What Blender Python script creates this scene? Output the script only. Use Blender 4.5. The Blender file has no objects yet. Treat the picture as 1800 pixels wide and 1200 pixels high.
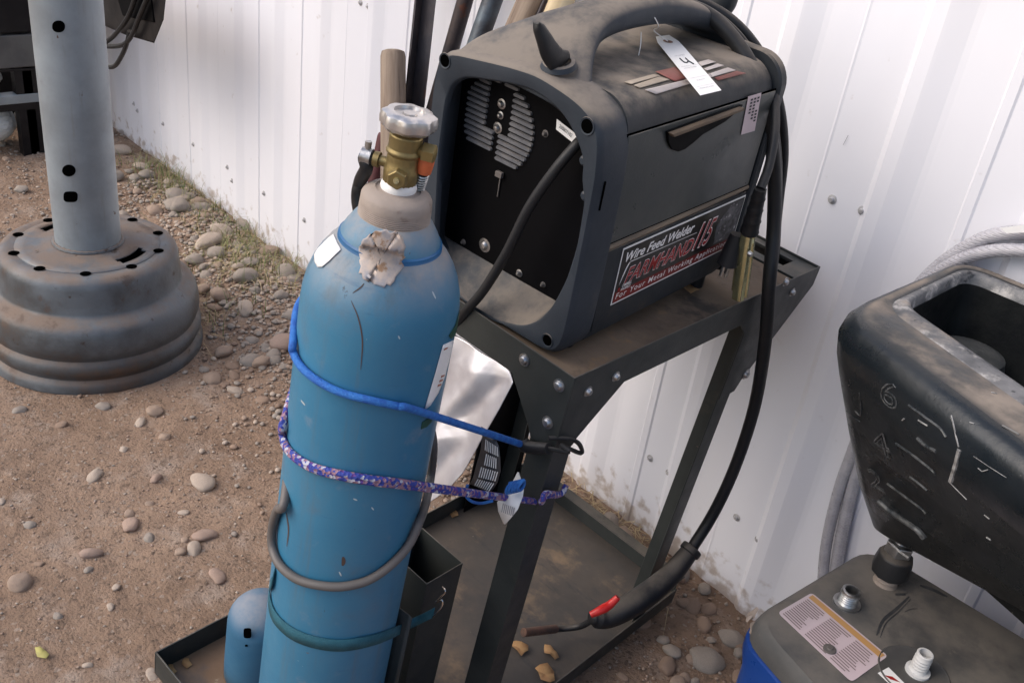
import bpy, bmesh, math, random
from mathutils import Vector, Matrix, noise
from mathutils.geometry import tessellate_polygon
random.seed(7)
C = bpy.context.scene.collection
SC = bpy.context.scene
V = Vector
# ------------------------------------------------------------------ camera geometry
FP = 1731.54
CAMH = 1.6
R0 = V((0.66206708, 0.73863269, 0.12684212)); D0 = V((0.44303997, -0.24923163, -0.86116153)); F0 = V((-0.60446899, 0.62634283, -0.49225187))
EYE = V((0, 0, CAMH))
def ray(x, y): return R0 * ((x - 900) / FP) + D0 * ((y - 600) / FP) + F0
def onp(x, y, P, n):
    d = ray(x, y); return EYE + d * ((P - EYE).dot(n) / d.dot(n))
def gz(x, y, z=0.0): return onp(x, y, V((0, 0, z)), V((0, 0, 1)))
def wy(x, y, Y): return onp(x, y, V((0, Y, 0)), V((0, 1, 0)))
def wx(x, y, X): return onp(x, y, V((X, 0, 0)), V((1, 0, 0)))
def rodr(d):
    w = V([math.radians(a) for a in d]); return Matrix.Rotation(w.length, 3, w.normalized())
class Frame:
    def __init__(s, O, R):
        s.O = O; s.R = R; s.M = Matrix.Translation(O) @ R.to_4x4(); s.I = s.M.inverted()
    def on(s, x, y, ax, val):                 # pixel -> local point on local plane ax = val
        n = s.R.col[ax]; return s.I @ onp(x, y, s.O + n * val, n)
CART = Frame(V((-0.79639311, 0.8667639, 0.08)), rodr((-1.9204127, 4.21267055, 4.89793972)))
WELD = Frame(V((-0.78069716, 0.91116141, 0.90493709)), rodr((1.72768511, 2.96318585, 6.15636144)))
WORLD = Frame(V((0, 0, 0)), Matrix.Identity(3))
# ------------------------------------------------------------------ mesh builder
def cr(pts, n=8):                              # Catmull-Rom
    pts = [V(p) for p in pts]
    if len(pts) < 3: return pts
    P = [pts[0] * 2 - pts[1]] + pts + [pts[-1] * 2 - pts[-2]]; out = []
    for i in range(1, len(P) - 2):
        a, b, c, d = P[i - 1:i + 3]
        for k in range(n):
            t = k / n
            out.append(0.5 * ((2 * b) + (c - a) * t + (2 * a - 5 * b + 4 * c - d) * t * t + (-a + 3 * b - 3 * c + d) * t ** 3))
    out.append(pts[-1]); return out
class MB:
    def __init__(s): s.v = []; s.f = []; s.mi = []; s.cm = 0
    def add(s, vs, fs):
        o = len(s.v); s.v += [V(p) for p in vs]; s.f += [tuple(i + o for i in f) for f in fs]; s.mi += [s.cm] * len(fs); return s
    def box(s, a, b):
        x0, y0, z0 = [min(p, q) for p, q in zip(a, b)]; x1, y1, z1 = [max(p, q) for p, q in zip(a, b)]
        return s.add([(x0, y0, z0), (x1, y0, z0), (x1, y1, z0), (x0, y1, z0), (x0, y0, z1), (x1, y0, z1), (x1, y1, z1), (x0, y1, z1)],
                     [(0, 3, 2, 1), (4, 5, 6, 7), (0, 1, 5, 4), (1, 2, 6, 5), (2, 3, 7, 6), (3, 0, 4, 7)])
    def rings(s, rings, cap=True, closed=False):
        n = len(rings[0]); vs = [p for r in rings for p in r]; fs = []
        m = len(rings)
        for i in range(m if closed else m - 1):
            for j in range(n):
                a = i * n + j; b = i * n + (j + 1) % n; c = ((i + 1) % m) * n + (j + 1) % n; d = ((i + 1) % m) * n + j
                fs.append((a, b, c, d))
        if cap and not closed: fs.append(tuple(range(n - 1, -1, -1))); fs.append(tuple(range((m - 1) * n, m * n)))
        return s.add(vs, fs)
    def tube(s, pts, r, n=12, cap=True, ry=None, up=None, closed=False):
        pts = [V(p) for p in pts]; rs = []; T0 = None; N = None
        for i, p in enumerate(pts):
            if closed: T = (pts[(i + 1) % len(pts)] - pts[i - 1]).normalized()
            else: T = (pts[min(i + 1, len(pts) - 1)] - pts[max(i - 1, 0)]).normalized()
            if N is None:
                N = V(up) if up is not None else (V((0, 0, 1)) if abs(T.z) < .9 else V((1, 0, 0)))
            elif up is not None: N = V(up)
            N = (N - T * N.dot(T)).normalized(); B = T.cross(N)
            rr = r(i / (len(pts) - 1)) if callable(r) else r; r2 = rr if ry is None else ry
            rs.append([p + N * (rr * math.cos(2 * math.pi * k / n)) + B * (r2 * math.sin(2 * math.pi * k / n)) for k in range(n)])
        return s.rings(rs, cap, closed)
    def lathe(s, prof, c=(0, 0, 0), n=48, axis=(0, 0, 1), cap=False, mod=None):
        c = V(c); A = V(axis).normalized(); U = A.orthogonal().normalized(); W = A.cross(U); rs = []
        for r, z in prof:
            rs.append([c + A * z + (U * math.cos(2 * math.pi * k / n) + W * math.sin(2 * math.pi * k / n)) * (r * (mod(2 * math.pi * k / n, z) if mod else 1)) for k in range(n)])
        return s.rings(rs, cap)
    def prism(s, poly, d, f):                 # poly: 2D points; f(u, v, w) -> 3D; w from d[0] to d[1]
        n = len(poly)
        vs = [f(u, v, d[0]) for u, v in poly] + [f(u, v, d[1]) for u, v in poly]
        tri = tessellate_polygon([[V((u, v, 0)) for u, v in poly]])
        fs = [tuple(t) for t in tri] + [tuple(i + n for i in reversed(t)) for t in tri]
        fs += [(i, (i + 1) % n, n + (i + 1) % n, n + i) for i in range(n)]
        return s.add(vs, fs)
    def grid(s, f, nu, nv):
        vs = [f(i / nu, j / nv) for j in range(nv + 1) for i in range(nu + 1)]
        return s.add(vs, [(j * (nu + 1) + i, j * (nu + 1) + i + 1, (j + 1) * (nu + 1) + i + 1, (j + 1) * (nu + 1) + i) for j in range(nv) for i in range(nu)])
    def tf(s, M): s.v = [M @ p for p in s.v]; return s
    def merge(s, o): return s.add(o.v, o.f)
WM = {}
def _mesh(name, mb, T, smooth, recalc=True):
    me = bpy.data.meshes.new(name); me.from_pydata([T @ p for p in mb.v], [], mb.f)
    for i, p in enumerate(me.polygons): p.material_index = mb.mi[i]
    if recalc:
        bm = bmesh.new(); bm.from_mesh(me); bmesh.ops.recalc_face_normals(bm, faces=bm.faces); bm.to_mesh(me); bm.free()
    if smooth:
        for p in me.polygons: p.use_smooth = True
        if smooth != 2: me.set_sharp_from_angle(angle=math.radians(38))
    me.update(); return me
def _fin(o, mat, bevel, sub, solid, seg=2):
    for m in (mat if isinstance(mat, (list, tuple)) else [mat]): o.data.materials.append(m)
    if solid: md = o.modifiers.new('thick', 'SOLIDIFY'); md.thickness = solid; md.offset = 0
    if bevel:
        md = o.modifiers.new('bev', 'BEVEL'); md.width = bevel; md.segments = seg; md.limit_method = 'ANGLE'; md.angle_limit = math.radians(40); md.harden_normals = False
    if sub: md = o.modifiers.new('sub', 'SUBSURF'); md.levels = sub; md.render_levels = sub
def part(name, mb, mat, parent, fr=WORLD, smooth=1, bevel=0, sub=0, solid=0, label=None):
    pm_ = WM[parent.name]
    o = bpy.data.objects.new(name, _mesh(name, mb, pm_.inverted() @ fr.M, smooth)); C.objects.link(o); o.parent = parent
    WM[o.name] = pm_; _fin(o, mat, bevel, sub, solid)
    if label: o['label'] = label
    return o
def tag(o, label, cat=None, group=None, kind=None):
    if label: o['label'] = label
    if cat: o['category'] = cat
    if group: o['group'] = group
    if kind: o['kind'] = kind
def solo(name, mb, mat, label, cat, fr=WORLD, base=None, group=None, kind=None, smooth=1, bevel=0, sub=0, solid=0, recalc=True):
    base = V(base) if base is not None else V((sum(p.x for p in mb.v) / len(mb.v), sum(p.y for p in mb.v) / len(mb.v), min(p.z for p in mb.v)))
    M = fr.M @ Matrix.Translation(base)
    o = bpy.data.objects.new(name, _mesh(name, mb, M.inverted() @ fr.M, smooth, recalc)); C.objects.link(o); o.matrix_world = M
    WM[o.name] = M; _fin(o, mat, bevel, sub, solid); tag(o, label, cat, group, kind); return o
def thing(name, label, cat, fr=WORLD, base=(0, 0, 0), group=None):
    M = fr.M @ Matrix.Translation(V(base)); o = bpy.data.objects.new(name, None); o.empty_display_size = .05
    C.objects.link(o); o.matrix_world = M; WM[o.name] = M; tag(o, label, cat, group); return o
def text_mb(s, O, U, W, width=None, height=None, shear=0, off=0, ext=.0002, space=1.0, outline=0):
    cu = bpy.data.curves.new('t', 'FONT'); cu.body = s; cu.size = 1; cu.shear = shear; cu.offset = off; cu.space_character = space; cu.resolution_u = 3
    if outline: cu.fill_mode = 'NONE'; cu.bevel_depth = outline; cu.bevel_resolution = 1
    o = bpy.data.objects.new('t', cu); C.objects.link(o); bpy.context.view_layer.update()
    me = bpy.data.meshes.new_from_object(o.evaluated_get(bpy.context.evaluated_depsgraph_get()))
    xs = [v.co.x for v in me.vertices]; ys = [v.co.y for v in me.vertices]
    x0, x1, y0, y1 = min(xs), max(xs), min(ys), max(ys)
    sx = width / (x1 - x0) if width else None; sy = height / (y1 - y0) if height else None
    if sx is None: sx = sy
    if sy is None: sy = sx
    U = V(U).normalized(); W = V(W).normalized(); N = U.cross(W)
    mb = MB().add([V(O) + U * ((v.co.x - x0) * sx) + W * ((v.co.y - y0) * sy) + N * (ext + v.co.z * sy) for v in me.vertices], [tuple(p.vertices) for p in me.polygons])
    bpy.data.objects.remove(o); bpy.data.curves.remove(cu); bpy.data.meshes.remove(me); return mb
# ------------------------------------------------------------------ materials
def pm(name, c1, c2=None, rough=.5, metal=0, ns=6, bump=.15, bs=80, dust=None, dustamt=.8, spots=(), rvar=.1, stretch=(1, 1, 1), spec=.5, coat=0, bd=.002, dz=(.35, .85)):
    m = bpy.data.materials.new(name); m.use_nodes = True; nt = m.node_tree; N = nt.nodes; Lk = nt.links
    bs_ = N['Principled BSDF']
    tc = N.new('ShaderNodeTexCoord'); mp = N.new('ShaderNodeMapping'); mp.inputs['Scale'].default_value = stretch; Lk.new(tc.outputs['Object'], mp.inputs[0])
    def nz(scale, det=6, r=.6, src=mp):
        n = N.new('ShaderNodeTexNoise'); n.inputs['Scale'].default_value = scale; n.inputs['Detail'].default_value = det; n.inputs['Roughness'].default_value = r
        Lk.new(src.outputs[0], n.inputs['Vector']); return n
    def ramp(src, a, b):
        r = N.new('ShaderNodeMapRange'); r.interpolation_type = 'SMOOTHSTEP'; r.inputs[1].default_value = a; r.inputs[2].default_value = b; Lk.new(src, r.inputs[0]); return r.outputs[0]
    def mix(fac, a, b):
        x = N.new('ShaderNodeMix'); x.data_type = 'RGBA'
        for sk, val in ((x.inputs[0], fac), (x.inputs[6], a), (x.inputs[7], b)):
            if isinstance(val, (tuple, list)): sk.default_value = (*val[:3], 1)
            elif isinstance(val, (int, float)): sk.default_value = val
            else: Lk.new(val, sk)
        return x.outputs[2]
    c2 = c2 or tuple(c * .75 for c in c1)
    n1 = nz(ns); col = mix(ramp(n1.outputs[0], .35, .65), c1, c2)
    for (sc, cs, lo, hi) in spots:
        n = nz(cs, 5, .65); col = mix(ramp(n.outputs[0], lo, hi), col, sc)
    rgh = N.new('ShaderNodeMapRange'); rgh.inputs[1].default_value = .3; rgh.inputs[2].default_value = .7
    rgh.inputs[3].default_value = max(rough - rvar, .03); rgh.inputs[4].default_value = min(rough + rvar, 1); n2 = nz(ns * 3); Lk.new(n2.outputs[0], rgh.inputs[0]); ro = rgh.outputs[0]
    if dust:
        ge = N.new('ShaderNodeNewGeometry'); sp = N.new('ShaderNodeSeparateXYZ'); Lk.new(ge.outputs['Normal'], sp.inputs[0])
        n3 = nz(ns * 1.3 + 3, 6, .65); d1 = ramp(sp.outputs[2], *dz); d2 = ramp(n3.outputs[0], .30, .62)
        mu = N.new('ShaderNodeMath'); mu.operation = 'MULTIPLY'; Lk.new(d1, mu.inputs[0]); Lk.new(d2, mu.inputs[1])
        m2 = N.new('ShaderNodeMath'); m2.operation = 'MULTIPLY'; Lk.new(mu.outputs[0], m2.inputs[0]); m2.inputs[1].default_value = dustamt
        col = mix(m2.outputs[0], col, dust)
        mr = N.new('ShaderNodeMix'); mr.data_type = 'FLOAT'; Lk.new(m2.outputs[0], mr.inputs[0]); Lk.new(ro, mr.inputs[2]); mr.inputs[3].default_value = .9; ro = mr.outputs[0]
    Lk.new(col, bs_.inputs['Base Color']); Lk.new(ro, bs_.inputs['Roughness'])
    bs_.inputs['Metallic'].default_value = metal; bs_.inputs['Specular IOR Level'].default_value = spec
    if coat: bs_.inputs['Coat Weight'].default_value = coat
    if bump:
        n4 = nz(bs, 4, .6); bp = N.new('ShaderNodeBump'); bp.inputs['Strength'].default_value = bump; bp.inputs['Distance'].default_value = bd
        Lk.new(n4.outputs[0], bp.inputs['Height']); Lk.new(bp.outputs[0], bs_.inputs['Normal'])
    return m
DUST = (.27, .225, .18)
M = dict(
    plastic=pm('black_plastic', (.014, .017, .021), (.024, .028, .033), .55, spec=.3, dust=DUST, dustamt=.8, bs=260, bump=.12, spots=[((.06, .052, .045), 9, .58, .8)]),
    bezel=pm('bezel_plastic', (.019, .026, .036), (.032, .040, .052), .6, spec=.35, dust=DUST, dustamt=.7, bs=260, bump=.12, spots=[((.09, .08, .07), 7, .6, .8)]),
    door=pm('door_plastic', (.042, .048, .049), (.060, .064, .062), .36, spec=.4, dust=DUST, bs=300, bump=.1, spots=[((.075, .068, .056), 5, .55, .85)]),
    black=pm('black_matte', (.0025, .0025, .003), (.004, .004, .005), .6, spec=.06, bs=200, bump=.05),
    hole_shade=pm('painted_hole_shade', (.0015, .0015, .0015), rough=1, bump=0, spec=0, rvar=0),  # near-black colour painting the shade inside holes, slots and gaps
    rubber=pm('black_rubber', (.011, .012, .014), (.018, .018, .020), .5, spec=.35, bs=200, bump=.15, dust=DUST, dustamt=.25),
    steelp=pm('dark_green_grey_paint', (.024, .028, .028), (.036, .040, .039), .42, spec=.35, dust=DUST, dustamt=.35, bs=250, bump=.15, spots=[((.12, .10, .08), 30, .68, .74)]),
    floor=pm('worn_floor_plate', (.058, .052, .048), (.085, .070, .058), .6, ns=5, bs=90, bump=.3, spots=[((.20, .14, .09), 7, .52, .7), ((.045, .045, .048), 11, .56, .72)]),
    ply=pm('dusty_shelf_board', (.085, .060, .042), (.14, .10, .068), .8, ns=7, bs=120, bump=.4, spots=[((.035, .028, .024), 10, .54, .68), ((.20, .12, .06), 14, .62, .74)]),
    chrome=pm('bright_metal', (.72, .70, .68), (.6, .58, .56), .22, 1, bs=300, bump=.05),
    zinc=pm('zinc_steel', (.50, .50, .50), (.36, .36, .37), .4, 1, ns=40, bs=200, bump=.2),
    brass=pm('brass', (.30, .225, .095), (.20, .155, .07), .48, .75, ns=14, bs=150, bump=.2, spots=[((.12, .09, .05), 20, .6, .75)]),
    gold=pm('yellow_zinc', (.74, .76, .48), (.62, .62, .36), .17, .9, ns=20, bs=100, bump=.1),
    white=pm('white_label', (.80, .79, .78), (.74, .73, .72), .6, bs=100, bump=.05),
    pink=pm('pinkish_label', (.56, .45, .48), (.50, .42, .44), .6, bs=100, bump=.05),
    ink=pm('dark_ink', (.03, .03, .035), rough=.7, bump=0),
    greyink=pm('grey_ink', (.33, .33, .36), rough=.7, bump=0),
    red=pm('red_print', (.36, .012, .012), (.28, .01, .01), .5, bump=0),
    darkred=pm('dark_red_print', (.11, .004, .004), (.17, .008, .006), .5, bump=0),
    trigger=pm('red_trigger', (.62, .02, .015), rough=.35, bump=0),
    stickerk=pm('sticker_black', (.006, .006, .007), (.010, .010, .011), .35, bump=0),
    orange=pm('orange_tip', (.60, .14, .045), (.5, .11, .04), .6, bs=120, bump=.3),
    blueel=pm('blue_elastic', (.014, .10, .40), (.022, .16, .50), .7, ns=90, bs=500, bump=.9, stretch=(1, 1, 1)),
    strap=pm('teal_webbing', (.012, .085, .12), (.018, .11, .155), .8, ns=40, bs=600, bump=.8),
    greyhose=pm('grey_rubber_hose', (.12, .105, .098), (.085, .078, .075), .6, bs=150, bump=.1),
    foil=pm('crumpled_foil', (.62, .61, .65), (.50, .49, .53), .40, .55, ns=9, bs=14, bump=.25, bd=.005),
    wood=pm('weathered_wood', (.30, .235, .18), (.19, .14, .105), .8, ns=5, bs=60, bump=.4, stretch=(9, 9, .7), spots=[((.07, .05, .04), 5, .62, .7)]),
    palewood=pm('pale_wood', (.55, .45, .29), (.44, .34, .2), .7, ns=5, bs=50, bump=.3, stretch=(7, 7, .6)),
    iron=pm('dark_iron', (.035, .032, .038), (.065, .052, .052), .42, .5, ns=12, bs=90, bump=.4, spots=[((.11, .045, .03), 16, .58, .7)]),
    pipe=pm('blue_grey_pipe', (.10, .125, .15), (.05, .05, .058), .4, .5, ns=14, bs=90, bump=.4),
    maroon=pm('maroon_paint', (.11, .022, .028), (.07, .02, .022), .5, bs=80, bump=.2),
    leaf=pm('dry_leaf', (.42, .25, .11), (.30, .16, .07), .8, ns=40, bs=60, bump=.4),
    yleaf=pm('yellow_leaf', (.42, .38, .12), (.34, .30, .10), .7, ns=40, bs=60, bump=.3),
    hose=pm('braided_clear_hose', (.44, .43, .46), (.36, .35, .38), .32, ns=30, bs=90, bump=.3, stretch=(1, 1, 1)),
    straw=pm('straw', (.50, .40, .24), (.36, .27, .15), .8, bump=0),
    grass=pm('grass_blade', (.11, .16, .045), (.28, .25, .11), .7, ns=9, bump=0),
    bluebase=pm('blue_paint_chipped', (.008, .045, .22), (.012, .06, .27), .35, ns=10, bs=90, bump=.2, spots=[((.50, .44, .38), 26, .64, .70)]),
    machine=pm('dusty_machine_top', (.045, .047, .050), (.085, .083, .08), .55, ns=4, bs=180, bump=.25, dust=(.19, .165, .14), dustamt=.6, spots=[((.018, .02, .024), 6, .56, .74)], dz=(.4, .9)),
    tank=pm('scuffed_black_poly', (.007, .010, .013), (.012, .016, .020), .30, spec=.42, ns=6, bs=45, bump=.22, bd=.003, dust=(.27, .225, .185), dustamt=.85, spots=[((.12, .12, .13), 60, .735, .77)], dz=(.93, 1.0)),
    cavity=pm('tank_inside', (.004, .005, .006), (.010, .011, .011), .5, spec=.15, ns=14, bs=60, bump=.4, spots=[((.11, .11, .10), 40, .70, .76)]),
    emboss=pm('worn_glint_edge', (.018, .022, .026), (.085, .09, .095), .18, ns=60, bump=.2),  # worn grey moulding edges, their glints painted in as a lighter tone
    wrap=pm('white_plastic_wrap', (.62, .66, .66), (.50, .55, .56), .35, ns=5, bs=30, bump=.8, bd=.01, stretch=(1, 1, 6)),
    darkbin=pm('dark_rack_steel', (.010, .009, .010), (.02, .018, .018), .5, spec=.15, ns=6, bs=80, bump=.2),
    railm=pm('grey_rack_rail', (.10, .10, .098), (.07, .07, .07), .5, ns=6, bs=80, bump=.2),
)
def cyl_paint():
    m = pm('dusty_blue_paint', (.030, .152, .268), (.042, .178, .295), .42, ns=5, bs=220, bump=.12, dust=(.36, .30, .25), dustamt=.8,
           spots=[((.075, .125, .18), 5, .52, .78), ((.10, .19, .28), 16, .60, .74), ((.02, .03, .05), 45, .70, .74), ((.55, .60, .62), 70, .745, .765), ((.16, .07, .035), 28, .725, .75)], dz=(.12, .75))
    return m
M['cyl'] = cyl_paint()
M['dome'] = pm('faded_blue_cap_paint', (.030, .11, .20), (.045, .135, .22), .5, ns=6, bs=200, bump=.1, dust=(.24, .24, .26), dustamt=.8, spots=[((.012, .014, .018), 14, .62, .74)], dz=(.2, .9))
M['galv'] = pm('grey_blue_post_steel', (.27, .31, .34), (.20, .225, .245), .45, .15, ns=5, bs=110, bump=.2, dust=(.24, .18, .13), dustamt=.55, spots=[((.125, .085, .06), 4.5, .60, .80), ((.09, .045, .03), 24, .68, .74)], dz=(.3, .9))
M['rim'] = pm('weathered_rim_paint', (.13, .15, .17), (.065, .068, .072), .45, .2, ns=5, bs=90, bump=.35, dust=(.21, .155, .12), dustamt=.85, spots=[((.115, .072, .05), 5, .56, .76), ((.05, .035, .03), 26, .62, .72)], dz=(.3, .85))
M['collar'] = pm('dusty_collar', (.30, .25, .215), (.235, .19, .16), .75, ns=12, bs=150, bump=.3, spots=[((.14, .085, .06), 16, .6, .74)])
M['residue'] = pm('torn_label_residue', (.52, .43, .37), (.27, .28, .32), .7, ns=42, bs=140, bump=.45, bd=.0012, spots=[((.30, .19, .12), 50, .55, .65), ((.12, .22, .33), 26, .62, .70)])
def striped_cord():
    m = bpy.data.materials.new('striped_cord'); m.use_nodes = True; nt = m.node_tree; N = nt.nodes; L = nt.links
    tc = N.new('ShaderNodeTexCoord'); r = []
    for sc, seed in ((240, 0), (95, 3)):
        w = N.new('ShaderNodeTexVoronoi'); w.inputs['Scale'].default_value = sc; L.new(tc.outputs['Object'], w.inputs['Vector']); r.append(w)
    sp = N.new('ShaderNodeSeparateColor'); L.new(r[0].outputs['Color'], sp.inputs[0])
    cr_ = N.new('ShaderNodeValToRGB'); cr_.color_ramp.interpolation = 'CONSTANT'; e = cr_.color_ramp.elements
    e[0].color = (.03, .05, .28, 1); e[1].position = .42; e[1].color = (.28, .16, .22, 1)
    a = e.new(.74); a.color = (.42, .42, .50, 1); b = e.new(.88); b.color = (.10, .04, .22, 1)
    L.new(sp.outputs[0], cr_.inputs[0]); bs = N['Principled BSDF']; L.new(cr_.outputs[0], bs.inputs['Base Color']); bs.inputs['Roughness'].default_value = .8
    bp = N.new('ShaderNodeBump'); bp.inputs['Strength'].default_value = .8; bp.inputs['Distance'].default_value = .002; L.new(r[0].outputs['Distance'], bp.inputs['Height']); L.new(bp.outputs[0], bs.inputs['Normal'])
    return m
M['cord'] = striped_cord()
def hose_mat():
    m = M['hose']; nt = m.node_tree; N = nt.nodes; L = nt.links; bs = N['Principled BSDF']
    uv = N.new('ShaderNodeTexCoord'); mp = N.new('ShaderNodeMapping'); L.new(uv.outputs['Object'], mp.inputs[0]); out = None
    for a in (35, -35):
        mp = N.new('ShaderNodeMapping'); mp.inputs['Rotation'].default_value = (math.radians(a), 0, 0); L.new(uv.outputs['Object'], mp.inputs[0])
        w = N.new('ShaderNodeTexWave'); w.inputs['Scale'].default_value = 60; w.bands_direction = 'Z'; L.new(mp.outputs[0], w.inputs[0])
        if out is None: out = w
        else:
            x = N.new('ShaderNodeMath'); x.operation = 'MAXIMUM'; L.new(out.outputs['Fac'], x.inputs[0]); L.new(w.outputs['Fac'], x.inputs[1]); out = x
    bp = N.new('ShaderNodeBump'); bp.inputs['Strength'].default_value = .6; bp.inputs['Distance'].default_value = .0015; L.new(out.outputs[0], bp.inputs['Height']); L.new(bp.outputs[0], bs.inputs['Normal'])
hose_mat()
M['wall'] = pm('white_wall_paint', (.765, .77, .82), (.735, .735, .78), .40, ns=1.2, bs=5, bump=.16, bd=.015, rvar=.08, stretch=(1, 1, .35), spots=[((.60, .56, .54), 3.2, .66, .86), ((.32, .29, .28), 34, .765, .80)])
def wall_dirt():
    nt = M['wall'].node_tree; N = nt.nodes; L = nt.links; bs = N['Principled BSDF']; src = bs.inputs['Base Color'].links[0].from_socket
    tc = N.new('ShaderNodeTexCoord'); sp = N.new('ShaderNodeSeparateXYZ'); L.new(tc.outputs['Object'], sp.inputs[0]); nz = N.new('ShaderNodeTexNoise'); nz.inputs['Scale'].default_value = 26; nz.inputs['Detail'].default_value = 8; L.new(tc.outputs['Object'], nz.inputs[0])
    mr = N.new('ShaderNodeMapRange'); mr.inputs[1].default_value = .16; mr.inputs[2].default_value = -.01; mr.inputs[3].default_value = 0; mr.inputs[4].default_value = .34; L.new(sp.outputs[2], mr.inputs[0])
    ad = N.new('ShaderNodeMath'); ad.operation = 'ADD'; L.new(nz.outputs[0], ad.inputs[0]); L.new(mr.outputs[0], ad.inputs[1])
    r2 = N.new('ShaderNodeMapRange'); r2.interpolation_type = 'SMOOTHSTEP'; r2.inputs[1].default_value = .66; r2.inputs[2].default_value = .86; r2.inputs[4].default_value = .75; L.new(ad.outputs[0], r2.inputs[0])
    mx = N.new('ShaderNodeMix'); mx.data_type = 'RGBA'; L.new(r2.outputs[0], mx.inputs[0]); L.new(src, mx.inputs[6]); mx.inputs[7].default_value = (.34, .27, .215, 1); L.new(mx.outputs[2], bs.inputs['Base Color'])
wall_dirt()
def wear(m, layers):
    nt = m.node_tree; N = nt.nodes; L = nt.links; bs = N['Principled BSDF']
    for sc, st, lo, hi, amt, col in layers:
        src = bs.inputs['Base Color'].links[0].from_socket
        tc = N.new('ShaderNodeTexCoord'); mp = N.new('ShaderNodeMapping'); mp.inputs['Scale'].default_value = st; L.new(tc.outputs['Object'], mp.inputs[0])
        nz = N.new('ShaderNodeTexNoise'); nz.inputs['Scale'].default_value = sc; nz.inputs['Detail'].default_value = 9; nz.inputs['Roughness'].default_value = .7; L.new(mp.outputs[0], nz.inputs[0])
        r2 = N.new('ShaderNodeMapRange'); r2.interpolation_type = 'SMOOTHSTEP'; r2.inputs[1].default_value = lo; r2.inputs[2].default_value = hi; r2.inputs[4].default_value = amt; L.new(nz.outputs[0], r2.inputs[0])
        mx = N.new('ShaderNodeMix'); mx.data_type = 'RGBA'; L.new(r2.outputs[0], mx.inputs[0]); L.new(src, mx.inputs[6]); mx.inputs[7].default_value = (*col, 1); L.new(mx.outputs[2], bs.inputs['Base Color'])
wear(M['cyl'], [(3, (9, 9, .5), .52, .72, .6, (.085, .13, .165)), (6, (1, 1, 9), .60, .72, .4, (.02, .09, .19)), (14, (1.5, 1.5, .7), .66, .70, .8, (.035, .045, .06)), (30, (1, 1, 1), .70, .73, .9, (.30, .36, .40)), (5, (1, 1, 1), .60, .80, .35, (.15, .12, .10))])
wear(M['galv'], [(4, (6, 6, .6), .55, .75, .5, (.16, .14, .12)), (22, (1, 1, 1), .68, .72, .8, (.10, .06, .045)), (40, (1, 1, .5), .70, .73, .6, (.42, .44, .45))])
wear(M['rim'], [(9, (1, 1, 1), .56, .66, .6, (.085, .055, .042)), (26, (1, 1, 1), .64, .69, .8, (.045, .03, .025)), (18, (1, 1, 3), .66, .72, .5, (.26, .27, .28))])
wear(M['steelp'], [(60, (1, 1, 1), .745, .76, .9, (.45, .44, .40)), (8, (1, 1, 1), .58, .74, .4, (.085, .075, .06))])
wear(M['floor'], [(7, (1, 4, 1), .56, .66, .6, (.035, .035, .038)), (34, (1, 1, 1), .68, .71, .7, (.26, .22, .18)), (3, (1, 1, 1), .50, .70, .6, (.16, .11, .075))])
wear(M['door'], [(5, (1, .6, 1), .55, .75, .4, (.10, .09, .075)), (70, (1, 1, 1), .74, .76, .8, (.25, .24, .22))])
wear(M['plastic'], [(70, (1, 1, 1), .74, .76, .7, (.22, .20, .18))])
wear(M['bezel'], [(12, (1, 1, 1), .60, .74, .5, (.085, .085, .09)), (80, (1, 1, 1), .745, .76, .7, (.25, .24, .22))])
wear(M['tank'], [(24, (1, 1, 1), .68, .70, .6, (.12, .12, .125)), (50, (1, 3, 1), .715, .73, .9, (.28, .27, .26)), (6, (1, 1, 1), .56, .76, .35, (.05, .05, .052))])
wear(M['machine'], [(20, (1, 1, 1), .62, .70, .5, (.15, .13, .11)), (7, (1, 1, 1), .56, .68, .5, (.05, .05, .052))])
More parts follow.
